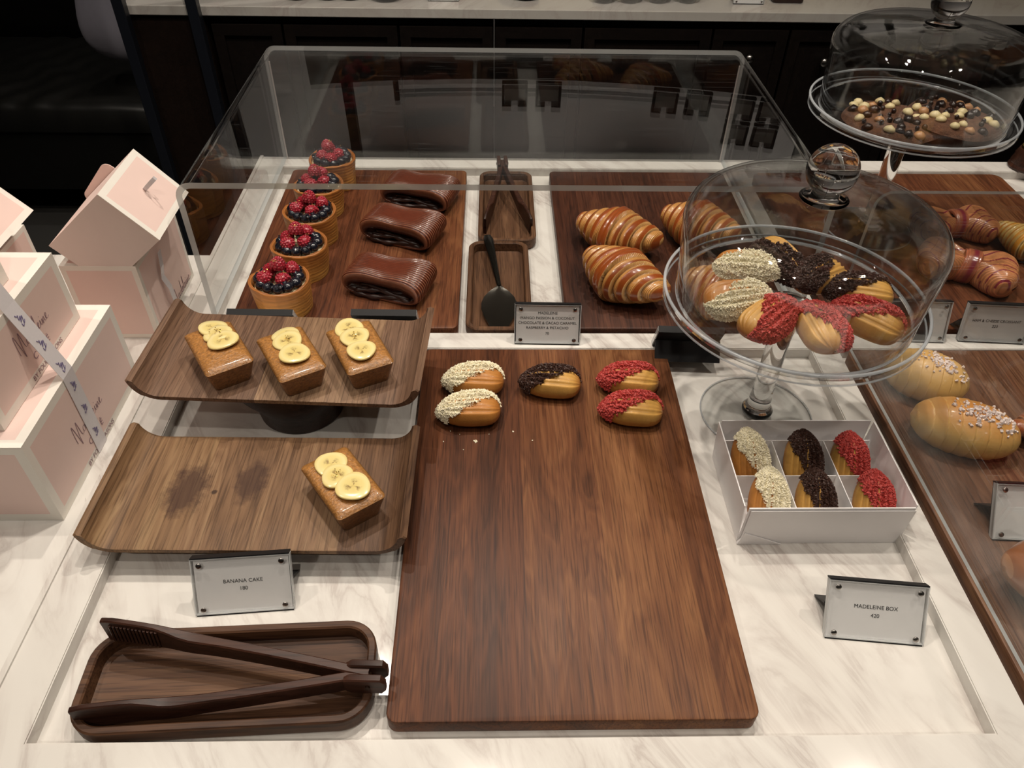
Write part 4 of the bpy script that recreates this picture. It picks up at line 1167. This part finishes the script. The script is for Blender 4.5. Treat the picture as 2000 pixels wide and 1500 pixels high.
wall(m, (bx0+.002, -.002), (bx1-.002, -.002), .040, .0009); wall(m, (bx0+.002, by1-.014), (bx1-.002, by1-.014), .044, .0009)
m.build('divider', M['white_card'], t)
def bxm(kind, px, py, z, pitch, yaw, label, roll=0):
    p = at(px, py, z); mm = Matrix.Rotation(D(yaw), 3, 'Z') @ Matrix.Rotation(D(pitch), 3, 'X') @ Matrix.Rotation(D(roll), 3, 'Y') @ Matrix.Rotation(D(-90), 3, 'Z')
    off = mm @ Vector((0, 0, .012)); mad_place(kind, label, (p.x-off.x, p.y-off.y, z-off.z), mm.to_euler(), None, (.82, .90, .9))
bxm('pale', 1462, 890, .040, 52, 10, 'coconut madeleine standing in the back left cell of the white box')
bxm('dark', 1566, 893, .040, 55, 4, 'cocoa madeleine standing in the back middle cell of the white box')
bxm('red', 1656, 897, .040, 55, 2, 'raspberry madeleine standing in the back right cell of the white box')
bxm('pale', 1500, 970, .038, 50, -6, 'coconut madeleine standing in the front left cell of the white box')
bxm('dark', 1590, 972, .038, 50, 0, 'cocoa madeleine standing in the front middle cell of the white box')
bxm('red', 1704, 975, .038, 50, -4, 'raspberry madeleine standing in the front right cell of the white box')

# ------------------------------------------------------------------ sugar-topped buns
def bun(p0, p1, label, Rm=.036, light=1.0, dens=150, z=BT):
    c, rz, ln = place2(*p0, *p1, z+.02)
    t = thing('sugar_bun', label, 'bun', (c.x, c.y, z), rz); ns, nt = 160, 64; V = []; C = []
    def surf(s, a):
        env = (max(0, 1-abs(s)**2.3))**.60*.90+.08
        if s > .93: env *= 1-.35*((s-.93)/.07)
        if s < -.93: env *= 1-.6*((-.93-s)/.07)
        q = (s+.10*math.cos(a))*4.2; f = q-math.floor(q)
        r = Rm*env*(1+.04*(f-.5)*(1-.3*abs(s)))
        if f > .95 or f < .03: r *= .975
        return Vector((s*ln/2, r*math.cos(a)*1.0, r*math.sin(a)*.86)), f
    for i in range(ns):
        s = -1+2*i/(ns-1)
        for j in range(nt):
            a = 2*PI*j/nt; p, f = surf(s, a)
            V.append((p.x, p.y, max(p.z, -Rm*.62)+Rm*.62))
            top = max(0, math.sin(a)*.8+.2*math.cos(a)*0)
            lo = np.array((.76, .50, .17)); hi = np.array((.58, .23, .040))
            k_ = min(1, max(0, top*1.9-.35))*(2-light if light > 1 else 1)*(1-.3*abs(s))*(.8+.2*f)
            c_ = lo*(1-k_)+hi*k_
            if f > .96: c_ = lo
            C.append(c_)
    Fc = [tuple(reversed((i*nt+j, i*nt+(j+1) % nt, (i+1)*nt+(j+1) % nt, (i+1)*nt+j))) for i in range(ns-1) for j in range(nt)]
    Fc += [tuple(range(nt)), tuple((ns-1)*nt+j for j in reversed(range(nt)))]
    mesh('bread', V, Fc, M['bread'], t, True, col=np.array(C))
    pts = []
    for _ in range(dens):
        s = R.gauss(.25, .30); a = R.gauss(PI/2+.12, .26)
        if abs(s) > .9: continue
        p, f = surf(s, a); pts.append((p.x, p.y, p.z+Rm*.62+.0008))
    V, Fc = crumbs(pts, None, .0009, .0019); o = mesh('pearl_sugar', V, Fc, M['sugar'], t); o['kind'] = 'stuff'
    return t
bun((1726, 712), (1890, 764), 'pale golden sugar-topped bun behind, partly hidden by the dome stand', .037, 1.6, 110)
bun((1776, 812), (1990, 868), 'browned sugar-topped bun in front on the right board', .038, 1.0, 170)
V, Fc, C = croissant_mesh(L_=.11, Rm=.05, nseg=3, c_hi=(.30, .10, .03), c_lo=(.42, .18, .06), c_rim=(.45, .2, .08))
p = at(2052, 1150, .03); o = mesh('round_pastry', V, Fc, M['pastry'], None, True, col=C); o.location = (p.x, p.y, .0203); tag(o, 'brown round pastry barely showing at the right edge, below the blank card', 'pastry')

# ------------------------------------------------------------------ red striped bow pastries
def bow(cx, cy, rz, label, s=1.0):
    p = at(cx, cy, BT+.022)
    t = thing('striped_pastry', label, 'pastry', (p.x, p.y, BT), D(rz)); t.scale = (s, s, s)
    for k, (x0, dr, tw, sp) in enumerate(((-.004, -1, .35, 1.0), (.004, 1, -.35, 1.1))):
        nu, nv = 90, 220; V = []; C = []
        for i in range(nu):
            f = i/(nu-1)
            for j in range(nv):
                a = 2*PI*j/nv
                w_ = (.018+.024*math.sin(f*PI*.62)**1.1)*sp; h_ = (.020+.006*math.sin(f*PI))*math.sqrt(max(0.0, 1-max(0, (f-.80)/.20)**2.4)+.02)
                ex = .7; ca, sa = math.cos(a), math.sin(a)
                yy = math.copysign(abs(ca)**ex, ca)*w_; zz = math.copysign(abs(sa)**.8, sa)*h_*(1-.25*math.exp(-(ca/.35)**2)*(sa > 0))
                ry = 1-.22*max(0, (f-.7)/.3)
                st = math.sin(yy*2300+math.sin(f*5+k)*7*f)
                zz *= 1+.022*st
                y2 = yy*ry; x = x0+dr*(.068*f-.010*f*(ca**2)); y3 = y2+tw*.02*f*f
                V.append((x, y3, max(.0005, zz+.0225)))
                ph = yy/.0095+math.sin(f*4.6+k*1.3)*1.5+.8*(sa < 0)
                red = (ph-math.floor(ph)) < .30
                red = red and (int(math.floor(ph)) % 2 == 0)
                c_ = np.array((.24, .028, .045)) if red else np.array((.66, .27, .11))*(.70+.40*max(0, st))
                C.append(c_)
        Fc = [(i*nv+j, i*nv+(j+1) % nv, (i+1)*nv+(j+1) % nv, (i+1)*nv+j) for i in range(nu-1) for j in range(nv)]
        if dr > 0: Fc = [tuple(reversed(f)) for f in Fc]
        Fc += [tuple(range(nv)), tuple((nu-1)*nv+j for j in range(nv))]
        mesh('lobe', V, Fc, M['pastry'], t, True, col=np.array(C))
    nu, nv = 60, 40; V = []; C = []
    for i in range(nu):
        a = 2*PI*i/nu; cy_, cz_ = .0225*math.cos(a), .0225*math.sin(a)
        for j in range(nv):
            b = 2*PI*j/nv; bx = .0125*math.copysign(abs(math.cos(b))**.6, math.cos(b)); br = .0045*math.sin(b)
            st = math.sin(bx*1500); rr_ = 1+(br+.0006*st)/.0225
            V.append((bx+.003*math.sin(a), cy_*rr_*1.0, max(.0005, cz_*rr_+.0225)))
            C.append(np.array((.26, .03, .045)) if abs(bx-.002) < .0026 else np.array((.52, .16, .075))*(.8+.3*max(0, st)))
    Fc = [tuple(reversed((i*nv+j, i*nv+(j+1) % nv, ((i+1) % nu)*nv+(j+1) % nv, ((i+1) % nu)*nv+j))) for i in range(nu) for j in range(nv)]
    mesh('wrap_band', V, Fc, M['pastry'], t, True, col=np.array(C))
    return t
bow(1888, 520, -26, 'red and orange striped bow-shaped pastry, nearer of the two at the right')
bow(1862, 436, 4, 'red and orange striped bow-shaped pastry, farther one partly behind the dome', .92)

# ------------------------------------------------------------------ pink gift boxes
def bordered_box(x0, x1, y0, y1, z0, z1, b=.010, plainfaces=()):
    """card box whose faces are pink panels with cream borders"""
    V = []; Fc = []; fm = []
    C_ = [Vector(p) for p in ((x0, y0, z0), (x1, y0, z0), (x1, y1, z0), (x0, y1, z0), (x0, y0, z1), (x1, y0, z1), (x1, y1, z1), (x0, y1, z1))]
    faces = {'bottom': (0, 3, 2, 1), 'top': (4, 5, 6, 7), 'front': (0, 1, 5, 4), 'right': (1, 2, 6, 5), 'back': (2, 3, 7, 6), 'left': (3, 0, 4, 7)}
    for nm, f in faces.items():
        P = [C_[i] for i in f]; base = len(V)
        if nm in plainfaces:
            V += [tuple(p) for p in P]; Fc.append((base, base+1, base+2, base+3)); fm.append(2); continue
        u = (P[1]-P[0]).normalized(); v = (P[3]-P[0]).normalized()
        I = [P[0]+u*b+v*b, P[1]-u*b+v*b, P[2]-u*b-v*b, P[3]+u*b-v*b]
        V += [tuple(p) for p in P+I]
        for k in range(4):
            Fc.append((base+k, base+(k+1) % 4, base+4+(k+1) % 4, base+4+k)); fm.append(1)
        Fc.append((base+4, base+5, base+6, base+7)); fm.append(0)
    return V, Fc, fm
BM = lambda: [M['pink'], M['cream'], M['pink_dull']]
def strip(pts, wdir, w_, th, nrm):
    """flat ribbon along pts; wdir across, nrm outwards per point"""
    V = []; n = len(pts)
    for p, nn in zip(pts, nrm):
        p = Vector(p); nn = Vector(nn); wd = Vector(wdir)
        V += [p-wd*w_/2, p+wd*w_/2, p+wd*w_/2+nn*th, p-wd*w_/2+nn*th]
    Fc = []
    for i in range(n-1):
        a = i*4; Fc += [(a+k, a+(k+1) % 4, a+4+(k+1) % 4, a+4+k) for k in range(4)]
    Fc += [(3, 2, 1, 0), tuple((n-1)*4+k for k in range(4))]
    return V, Fc
def cr(pts, n=6):
    P = [Vector((*p, 0)) for p in pts]; out = []
    for i in range(len(P)-1):
        p0, p1, p2, p3 = P[max(i-1, 0)], P[i], P[i+1], P[min(i+2, len(P)-1)]
        for k in range(n):
            t = k/n; out.append(.5*((2*p1)+(-p0+p2)*t+(2*p0-5*p1+4*p2-p3)*t*t+(-p0+3*p1-3*p2+p3)*t**3))
    out.append(P[-1]); return [(p.x, p.y) for p in out]
HAND = [
 [(0, -.1), (.1, .9), (.3, 1.9), (.42, 1.5), (.50, .2), (.55, -.7), (.68, .2), (1.0, 1.5), (1.12, 1.75), (1.15, 1.1), (1.15, .2), (1.35, 0), (1.5, .1)],
 [(1.98, .52), (1.75, .62), (1.55, .35), (1.65, .03), (1.9, .2), (2.0, .52), (1.98, .1), (2.2, .08)],
 [(2.68, .5), (2.45, .55), (2.28, .2), (2.42, 0), (2.66, .3), (2.92, 1.75), (2.78, .6), (2.75, .1), (2.95, .05), (3.1, .3), (3.28, .55), (3.15, .65), (3.02, .3), (3.15, .02), (3.4, .2), (3.75, 1.2), (3.78, 1.75), (3.62, 1.3), (3.58, .25), (3.75, .03), (3.95, .3), (4.12, .55), (4.0, .65), (3.88, .3), (4.0, .02), (4.3, .25), (4.45, .6), (4.42, .15), (4.6, .08), (4.78, .55), (4.80, .02), (4.98, .45), (5.15, .55), (5.15, .1), (5.35, .1), (5.5, .3), (5.68, .55), (5.55, .65), (5.42, .3), (5.55, .02), (5.9, .15)],
 [(4.52, .95), (4.56, 1.02)]]
SQ = [[(-.5, 1.1), (-.25, .75), (-.05, .85), (-.30, .30), (.25, .55), (-.25, -.10), (.50, .45), (.10, -.45), (.55, -.15)], [(-.35, -.25), (-.30, -.65), (.05, -.40)]]
def strokes(name, S_, origin, u, v, size, w_, mat, parent, off=.0003):
    u = Vector(u).normalized(); v = Vector(v).normalized(); nn = u.cross(v).normalized(); o = Vector(origin); m = MB()
    for st_ in S_:
        P = cr(st_); n = len(P); V = []
        for i, (x, y) in enumerate(P):
            a = P[max(0, i-1)]; b = P[min(n-1, i+1)]; d = Vector((b[0]-a[0], b[1]-a[1])); d = d.normalized() if d.length > 1e-9 else Vector((1, 0)); q = (-d.y, d.x)
            ww = w_*(.45+.75*abs(d.y))
            for s_, h in ((-1, off), (1, off), (1, off+.00012), (-1, off+.00012)):
                V.append(o+u*(x*size+q[0]*ww*s_)+v*(y*size+q[1]*ww*s_)+nn*h)
        Fc = []
        for i in range(n-1): a = i*4; Fc += [(a+k, a+(k+1) % 4, a+4+(k+1) % 4, a+4+k) for k in range(4)]
        Fc += [(3, 2, 1, 0), ((n-1)*4, (n-1)*4+1, (n-1)*4+2, (n-1)*4+3)]; m.add(V, Fc)
    return m.build(name, mat, parent)
def logo(parent, px, py, X, loc, size):
    """handwritten name with two small lines under it on a face looking to +x"""
    d = ray(px, py); p = Vector((0, 0, CAMH))+d*(X/d.x)
    o = p-Vector(loc)
    strokes('handwritten_logo', HAND, o, (0, 1, .0), (0, -.12, 1), size, .00038, M['print'], parent)
    for txt, s, dx, dz in (('C A F É', size*1.0, 3.0, -1.5), ('BY FOUR SEASONS', size*.72, 3.1, -3.0)):
        t_ = text_mesh(txt, s, M['print'], parent)
        t_.matrix_local = Matrix.Translation(o+Vector((.0004, dx*size, dz*size))) @ Matrix.Rotation(PI/2, 4, 'Z') @ Matrix.Rotation(PI/2, 4, 'X')
ST = .0131
# tower of three square boxes
def sqbox(x0, x1, y0, y1, z0, z1, label, b=.0105):
    t = thing('gift_box', label, 'box', ((x0+x1)/2, (y0+y1)/2, z0))
    hx, hy = (x1-x0)/2, (y1-y0)/2
    V, Fc, fm = bordered_box(-hx, hx, -hy, hy, .0003, z1-z0-.0003, b); mesh('carton', V, Fc, BM(), t, fm=fm); return t
xA, xB, xC = -.4670, -.4930, -.5150
ZA, ZB, ZC = .1280, .2180, .3080
bA = sqbox(-.71, xA, .530, .768, ST, ZA, 'largest pink and cream gift box, lowest of the ribboned stack')
bB = sqbox(-.69, xB, .553, .743, ZA, ZB, 'pink and cream gift box in the middle of the ribboned stack')
bC = sqbox(-.665, xC, .575, .690, ZB, ZC, 'topmost small gift box of the ribboned stack, cut by the left edge')
logo(bA, 152, 866, xA, bA.location, .0122)
logo(bB, 40, 694, xB, bB.location, .0116)
def atx(px, py, X):
    d = ray(px, py); return Vector((0, 0, CAMH))+d*(X/d.x)
ye = atx(134, 737, xA).y
rb = thing('ribbon', 'white satin ribbon with purple squiggles running down the stack of gift boxes', 'ribbon', (xA, ye, ST))
L0 = Vector((xA, ye, ST))
ptsw = [(xA+.0006, ye, ST+.0006), (xA+.0006, ye, ZA+.0006), (xB+.0008, ye, ZB+.0008), (xC+.0010, ye, ZC+.0010), (-.590, ye, ZC+.0010)]
nr_ = [(1, 0, 0), (.8, 0, .6), (.9, 0, .35), (.7, 0, .7), (0, 0, 1)]
V, Fc = strip([Vector(p)-L0 for p in ptsw], (0, 1, 0), .0225, .0006, nr_); mesh('band', V, Fc, M['ribbon'], rb)
for (a, b, fr) in ((1, 0, (.16, .46, .78)), (2, 1, (.20, .56, .90)), (3, 2, (.25, .75))):
    A = Vector(ptsw[a]); B_ = Vector(ptsw[b]); d = (A-B_).normalized()
    for f in fr:
        nn = Vector((0, 1, 0)).cross(d); p = A+(B_-A)*f - L0 + nn*.0008
        strokes('squiggle', SQ, p, (0, 1, 0), d, .0080, .00042, M['purple'], rb, .0002)
# gable boxes: upright body with the cap turned back on its hinge
def flipbox(loc, label, full=True):
    t = thing('gift_box', label, 'box', loc)
    V, Fc, fm = bordered_box(-.098, 0, 0, .155, .0003, .118, .0070); mesh('body', V, Fc, BM(), t, fm=fm)
    # cap cuboid turned about the front-to-back axis; given by its front corners
    T1, T4, P_, Q_ = (-.014, .220), (.042, .157), (-.099, .148), (-.043, .085)
    V = []; Fc = []; fm = []
    dy0, dy1 = .0004, .1250
    F = [Vector((x, dy0, z)) for x, z in (P_, Q_, T4, T1)]; B_ = [Vector((x, dy1, z)) for x, z in (P_, Q_, T4, T1)]
    V = [tuple(p) for p in F+B_]; Fc = [(0, 1, 2, 3), (7, 6, 5, 4), (0, 4, 5, 1), (1, 5, 6, 2), (3, 7, 4, 0)]; fm = [2, 2, 0, 2, 0]
    b = .0085; P = [F[2], B_[2], B_[3], F[3]]; u = (P[1]-P[0]).normalized(); v = (P[3]-P[0]).normalized(); base = len(V)
    I = [P[0]+u*b+v*b, P[1]-u*b+v*b, P[2]-u*b-v*b, P[3]+u*b-v*b]; V += [tuple(p) for p in P+I]
    for k in range(4): Fc.append((base+k, base+(k+1) % 4, base+4+(k+1) % 4, base+4+k)); fm.append(1)
    Fc.append((base+4, base+5, base+6, base+7)); fm.append(0)
    cap = mesh('cap', V, Fc, BM(), t, fm=fm)
    # thin lid panel standing slightly proud along the front edge
    n_ = u.cross(v).normalized()*(1); n_ = n_ if n_.z > 0 else -n_
    m = MB(); q = [P[3], P[0], P[0]+u*.002, P[3]+u*.002]
    m.add([tuple(x-u*.0012+n_*.0002) for x in (P[0], P[3])]+[tuple(x-u*.0012+n_*.0012) for x in (P[3], P[0])]+[tuple(x+u*.003+n_*.0002) for x in (P[0], P[3])]+[tuple(x+u*.003+n_*.0012) for x in (P[3], P[0])],
          [(0, 1, 2, 3), (7, 6, 5, 4), (0, 4, 5, 1), (1, 5, 6, 2), (2, 6, 7, 3), (3, 7, 4, 0)])
    m.build('lid_edge', M['cream'], cap)
    # ribbon loop standing on the lid
    c = (P[0]+P[1]+P[2]+P[3])/4+u*.004+v*.004
    pts = []; nn = []
    for i in range(13):
        a = PI*2*i/12; pts.append(c+n_*(.013-.013*math.cos(a))+u*.0035*math.sin(a)); nn.append(tuple(u*math.sin(a)*.3+n_*math.cos(a)))
    m = MB()
    V, Fc = strip(pts, v, .005, .0005, [tuple((u*math.cos(PI*2*i/12)).to_tuple()) for i in range(13)]); m.add(V, Fc); m.build('ribbon_loop', M['ribbon'], cap)
    return t
EB = Vector((-.463, .847, ST))
eb = flipbox(EB, 'tall pink gift box with its cap tipped open, beside the clear cover')
logo(eb, 343, 598, EB.x, EB, .0125)
e1 = [atx(310, 490, EB.x+.004)-EB, atx(316, 520, EB.x+.007)-EB, atx(318, 541, EB.x+.003)-EB, atx(332, 560, EB.x+.009)-EB, atx(344, 590, EB.x+.006)-EB, atx(352, 632, EB.x+.002)-EB]
P_ = []
for i in range(len(e1)-1):
    for k in range(4): P_.append(e1[i].lerp(e1[i+1], k/4))
P_.append(e1[-1])
V, Fc = strip(P_, (0, 1, 0), .011, .0005, [(1, 0, 0)]*len(P_)); mesh('ribbon_tail', V, Fc, M['ribbon'], eb)
V, Fc = loft([[(x, y_, z) for x, z in rr(.030, .070, .010, 6)] for y_ in (0, .001)])
tab = mesh('back_tab', V, Fc, M['pink'], eb); tab.location = (-.072, .1265, .165); tab.rotation_euler = (0, D(42), 0)
d3 = at(103, 368, .201+.001); DB = Vector((d3.x-(-.384+.463+.000), d3.y-.972+.847, ST))
flipbox((DB.x, DB.y, ST), 'tall pink gift box with a tipped cap at the left edge, behind the ribboned stack')

# ------------------------------------------------------------------ back counter, cabinets and bench
bc = thing('back_counter', 'white marble worktop of the dark wooden back counter', 'counter', (1.2, 2.6, 0))
V, Fc = slab(4.75, .60, .003, .029, .004, .002); o = mesh('worktop', V, Fc, M['marble_back'], bc); o.location = (.14, 0, 0)
def cab(x0, x1, label, drawers=True, knobs=()):
    t = thing('cabinet', label, 'cabinet', ((x0+x1)/2, 2.33, FL), 0, 'dark cabinets under the back counter')
    hw = (x1-x0)/2-.002; H_ = -FL
    MB().box(-hw, hw, 0, .50, .06, H_).build('body', M['cabinet'], t)
    for (z0, z1) in ((.42, H_-.022), (.08, .41)):
        m = MB(); b = .030; y0, y1 = -.020, -.0005
        m.box(-hw+.002, hw-.002, y1-.010, y1, z0, z1)
        m.box(-hw+.002, -hw+.002+b, y0, y1, z0, z1); m.box(hw-.002-b, hw-.002, y0, y1, z0, z1); m.box(-hw+.002+b, hw-.002-b, y0, y1, z0, z0+b); m.box(-hw+.002+b, hw-.002-b, y0, y1, z1-b, z1)
        d = m.build('door', M['cabinet'], t)
        if z0 > .4 and knobs:
            for (kx, kz) in knobs:
                V, Fc = lathe([(.0005, 0), (.006, 0), (.005, .010), (.012, .016), (.014, .022), (.010, .028), (.0005, .030)], 20); kk = mesh('knob', V, Fc, M['steel'], d, True); kk.location = (kx, -.0195, kz); kk.rotation_euler = (PI/2, 0, 0)
cx_ = [aty(q, 60, 2.31).x for q in (412, 552, 778, 965, 1140, 1394, 1545)]
cx_ += [1.24, 1.50, 1.75, 2.00]
tz_ = ['at the left end beside the post', 'second from the left end', 'under the left half of the clear cover top', 'behind the middle of the clear cover top', 'behind the right half of the clear cover top', 'with a knob right of the cover top', 'with a knob left of the far glass dome', 'behind the far glass dome', 'right of the far dome', 'near the right edge']
for i in range(len(cx_)-1):
    kn = ()
    if i in (4, 5, 6):
        kp = aty([1462, 1462, 1608][i-4], [113, 113, 120][i-4], 2.30)
        if i != 4: kn = ((kp.x-(cx_[i]+cx_[i+1])/2, kp.z-FL),)
    cab(cx_[i], cx_[i+1], 'dark brown panelled cabinet front '+tz_[i], knobs=kn)
p1 = aty(268, 130, 2.26); p2 = aty(402, 120, 2.26)
t = thing('end_panel', 'dark reddish wooden end panel of the back counter between two metal posts', 'panel', ((p1.x+p2.x)/2, 2.31, FL))
MB().box(-(p2.x-p1.x)/2-.035, (p2.x-p1.x)/2+.005, 0, .55, 0, .9025).build('panel_board', M['cabinet_end'], t)
for p, lb in ((p1, 'slim blue-black metal post at the left end of the back counter'), (p2, 'slim blue-black metal post standing right of the wooden end panel')):
    t = thing('metal_post', lb, 'post', (p.x, 2.265, FL)); V, Fc = slab(.030, .030, .004, 2.84, .003, .002); mesh('shaft', V, Fc, M['frame_metal'], t); V, Fc = slab(.06, .06, 0, .006, .004, .001); mesh('base_plate', V, Fc, M['frame_metal'], t)
# things standing on the back counter, mostly above the frame
def onb(px, py, z=.029): return at(px, py, z)
def bowl_thing(px, r, label, mat, h=.06, name='bowl', fill=None, cy=2):
    p = onb(px, cy); t = thing(name, label, name, (p.x, p.y+r*.8, .0293))
    V, Fc = lathe([(.0005, 0), (r*.6, 0), (r*.92, h*.35), (r, h), (r-.003, h), (r*.88, h*.38), (r*.5, .004), (.0005, .004)], 40); mesh('shell', V, Fc, mat, t, True)
    if fill:
        m = MB()
        for k in range(26):
            a = R.uniform(0, 6.28); q = math.sqrt(R.random())*r*.72; g = lathe([(.0005, -.012), (.012, -.006), (.014, 0), (.012, .006), (.0005, .012)], 8)
            m.add([(q*math.cos(a)+x, q*math.sin(a)+y, h*.55+R.uniform(0, .03)+z) for x, y, z in g[0]], g[1])
        o = m.build('contents', fill, t, True); o['kind'] = 'stuff'
    return t
bowl_thing(578, .045, 'brown bowl at the left of the row on the back counter', M['filling'], cy=3)
bowl_thing(640, .045, 'brown bowl second from the left on the back counter', M['filling'], cy=3)
bowl_thing(683, .045, 'brown bowl next to the glass bowl on the back counter', M['filling'], cy=3)
bowl_thing(752, .055, 'clear glass bowl with brown sweets on the back counter', M['dome'], fill=M['filling'], cy=7)
bowl_thing(1026, .05, 'shiny black bowl in the middle of the back counter', M['black'], cy=4)
for i, (px, lb) in enumerate(((1180, 'glass jar of dark chocolates, leftmost of four on the back counter'), (1232, 'glass jar of dark chocolates, second of four on the back counter'), (1288, 'glass jar of dark chocolates, third of four on the back counter'), (1345, 'glass jar of dark chocolates, rightmost of four on the back counter'))):
    bowl_thing(px, .043, lb, M['dome'], .09, 'jar', M['filling'], cy=10)
p = onb(1462, 9); sign((p.x, p.y, .0302), 0, .09, .055, D(15), 'small white price card on the back counter, right of the jars')
p = onb(866, 3); sign((p.x, p.y, .0302), 0, .09, .055, D(15), 'small white price card on the back counter, left of the black bowl')
p = onb(1540, 7); V, Fc = slab(.09, .07, 0, .018, .012, .003); o = mesh('sweet_packet', V, Fc, M['filling'], None, auto=40); o.location = (p.x, p.y+.035, .0295); tag(o, 'small brown foil packet lying right of the white card on the back counter', 'packet')
# over-shelf with a rail, mirrored in the cover top
sh = thing('wall_shelf', 'dark wooden shelf with hanging rail above the back counter, mirrored in the cover', 'shelf', (.45, 2.68, .60))
MB().box(-1.10, 2.2, -.10, .16, 0, .115).build('shelf_board', M['cabinet_end'], sh)
for x in (-.99, .75, 2.1):
    m = MB(); m.box(x-.018, x+.018, -.03, .006, .115, CEIL-.60); m.build('hanger', M['black_matt'], sh)
m = MB(); m.tube([(-.80, -.10, .150), (.60, -.10, .150)], .006, 8)
for x in (-.80, .60): m.tube([(x, -.10, .112), (x, -.10, .18)], .010, 8)
m.build('rail', M['black_matt'], sh)
for i, (x, n) in enumerate(((-.38, 1), (-.26, 1), (.16, 1), (.28, 1), (.44, 2), (.55, 2))):
    for k in range(n):
        t = thing('hanging_frame', 'small black frame lamp on the rail of the wall shelf, seen mirrored in the cover', 'lamp', (.45+x, 2.565, .7155+k*.09), 0, 'frames along the rail of the wall shelf')
        m = MB(); m.box(-.045, .045, -.008, .008, 0, .008); m.box(-.045, -.037, -.008, .008, 0, .075); m.box(.037, .045, -.008, .008, 0, .075); m.box(-.045, -.012, -.010, .010, .065, .082); m.box(.012, .045, -.010, .010, .065, .082); m.build('frame', M['black_matt'], t)
        MB().box(-.036, .036, -.002, .002, .010, .064).build('pane', M['paper'], t)
# bench and cushion
fb = aty(150, 196, 2.80); fl_ = aty(0, 210, 2.80); fr = aty(300, 196, 2.80)
t = thing('bench', 'black leather upholstered bench on the floor at the upper left', 'bench', (-1.86, 3.15, FL))
zt = fb.z-FL; hx = .62
def bench_top(w_, d_, z0, z1, nx=60, ny=40, seed=0):
    V = []; rs = random.Random(seed)
    def f(u, v):
        x, y = (u-.5)*w_, (v-.5)*d_
        e = (1-(2*u-1)**14)*(1-(2*v-1)**14)
        wr = .008*math.sin(x*26+y*11+2*math.sin(y*9))*math.exp(-((y+d_*.1)/(.2))**2)+.006*math.sin(x*50-y*30)*math.exp(-((x-.1)/.2)**2)
        return (x, y, z0+(z1-z0)*max(0, e)**.5+wr*max(0, e))
    V, Fc = grid(f, nx, ny); return V, [tuple(f) for f in Fc]
V, Fc = bench_top(1.42, .80, zt-.10, zt); mesh('cushion', V, Fc, M['leather'], t, True)
V, Fc = slab(1.40, .78, .12, zt-.09, .03, .01); mesh('upholstered_base', V, Fc, M['leather'], t, auto=40)
V, Fc = slab(1.42, .16, .30, zt+.62, .05, .03, cy=.50); mesh('backrest', V, Fc, M['leather'], t, auto=40)
for x in (-.6, .6):
    for y in (-.3, .3): V, Fc = slab(.06, .06, 0, .12, .004, .002, cx=x, cy=y); mesh('leg', V, Fc, M['cabinet_end'], t)
V, Fc = grid(lambda u, v: (.20*math.copysign(abs(math.cos(2*PI*u))**.6, math.cos(2*PI*u))*math.sin(PI*v)**.5, .075*math.cos(PI*v)*abs(math.sin(PI*v))**.2 if 0 else .06*math.cos(PI*v), .20*math.copysign(abs(math.sin(2*PI*u))**.6, math.sin(2*PI*u))*math.sin(PI*v)**.5), 40, 20, wu=True)
pl = mesh('cushion_pillow', V, Fc, M['pillow'], None, True); q = aty(236, 20, 2.95); pl.location = (q.x+.05, 2.98, q.z+.02); pl.rotation_euler = (D(-22), D(8), D(10)); pl.name = 'pillow'
tag(pl, 'lilac-grey cushion leaning on the black bench behind the metal post', 'cushion')
# dark stepped object at the far right corner
p = at(1998, 332, RIM); t = thing('grinder', 'dark brown stepped wooden object with brass top at the far right corner of counter', 'grinder', (p.x+.008, p.y+.01, RIM+.0004))
V, Fc = lathe([(.0005, 0), (.030, 0), (.032, .004), (.029, .010), (.030, .013), (.027, .024), (.0275, .027), (.023, .038), (.0005, .039)], 40); mesh('base', V, Fc, M['tong_wood'], t, auto=40)
V, Fc = lathe([(.0005, .0395), (.021, .0395), (.021, .043), (.016, .045), (.0005, .0455)], 40); mesh('brass_collar', V, Fc, M['gold'], t, auto=40)
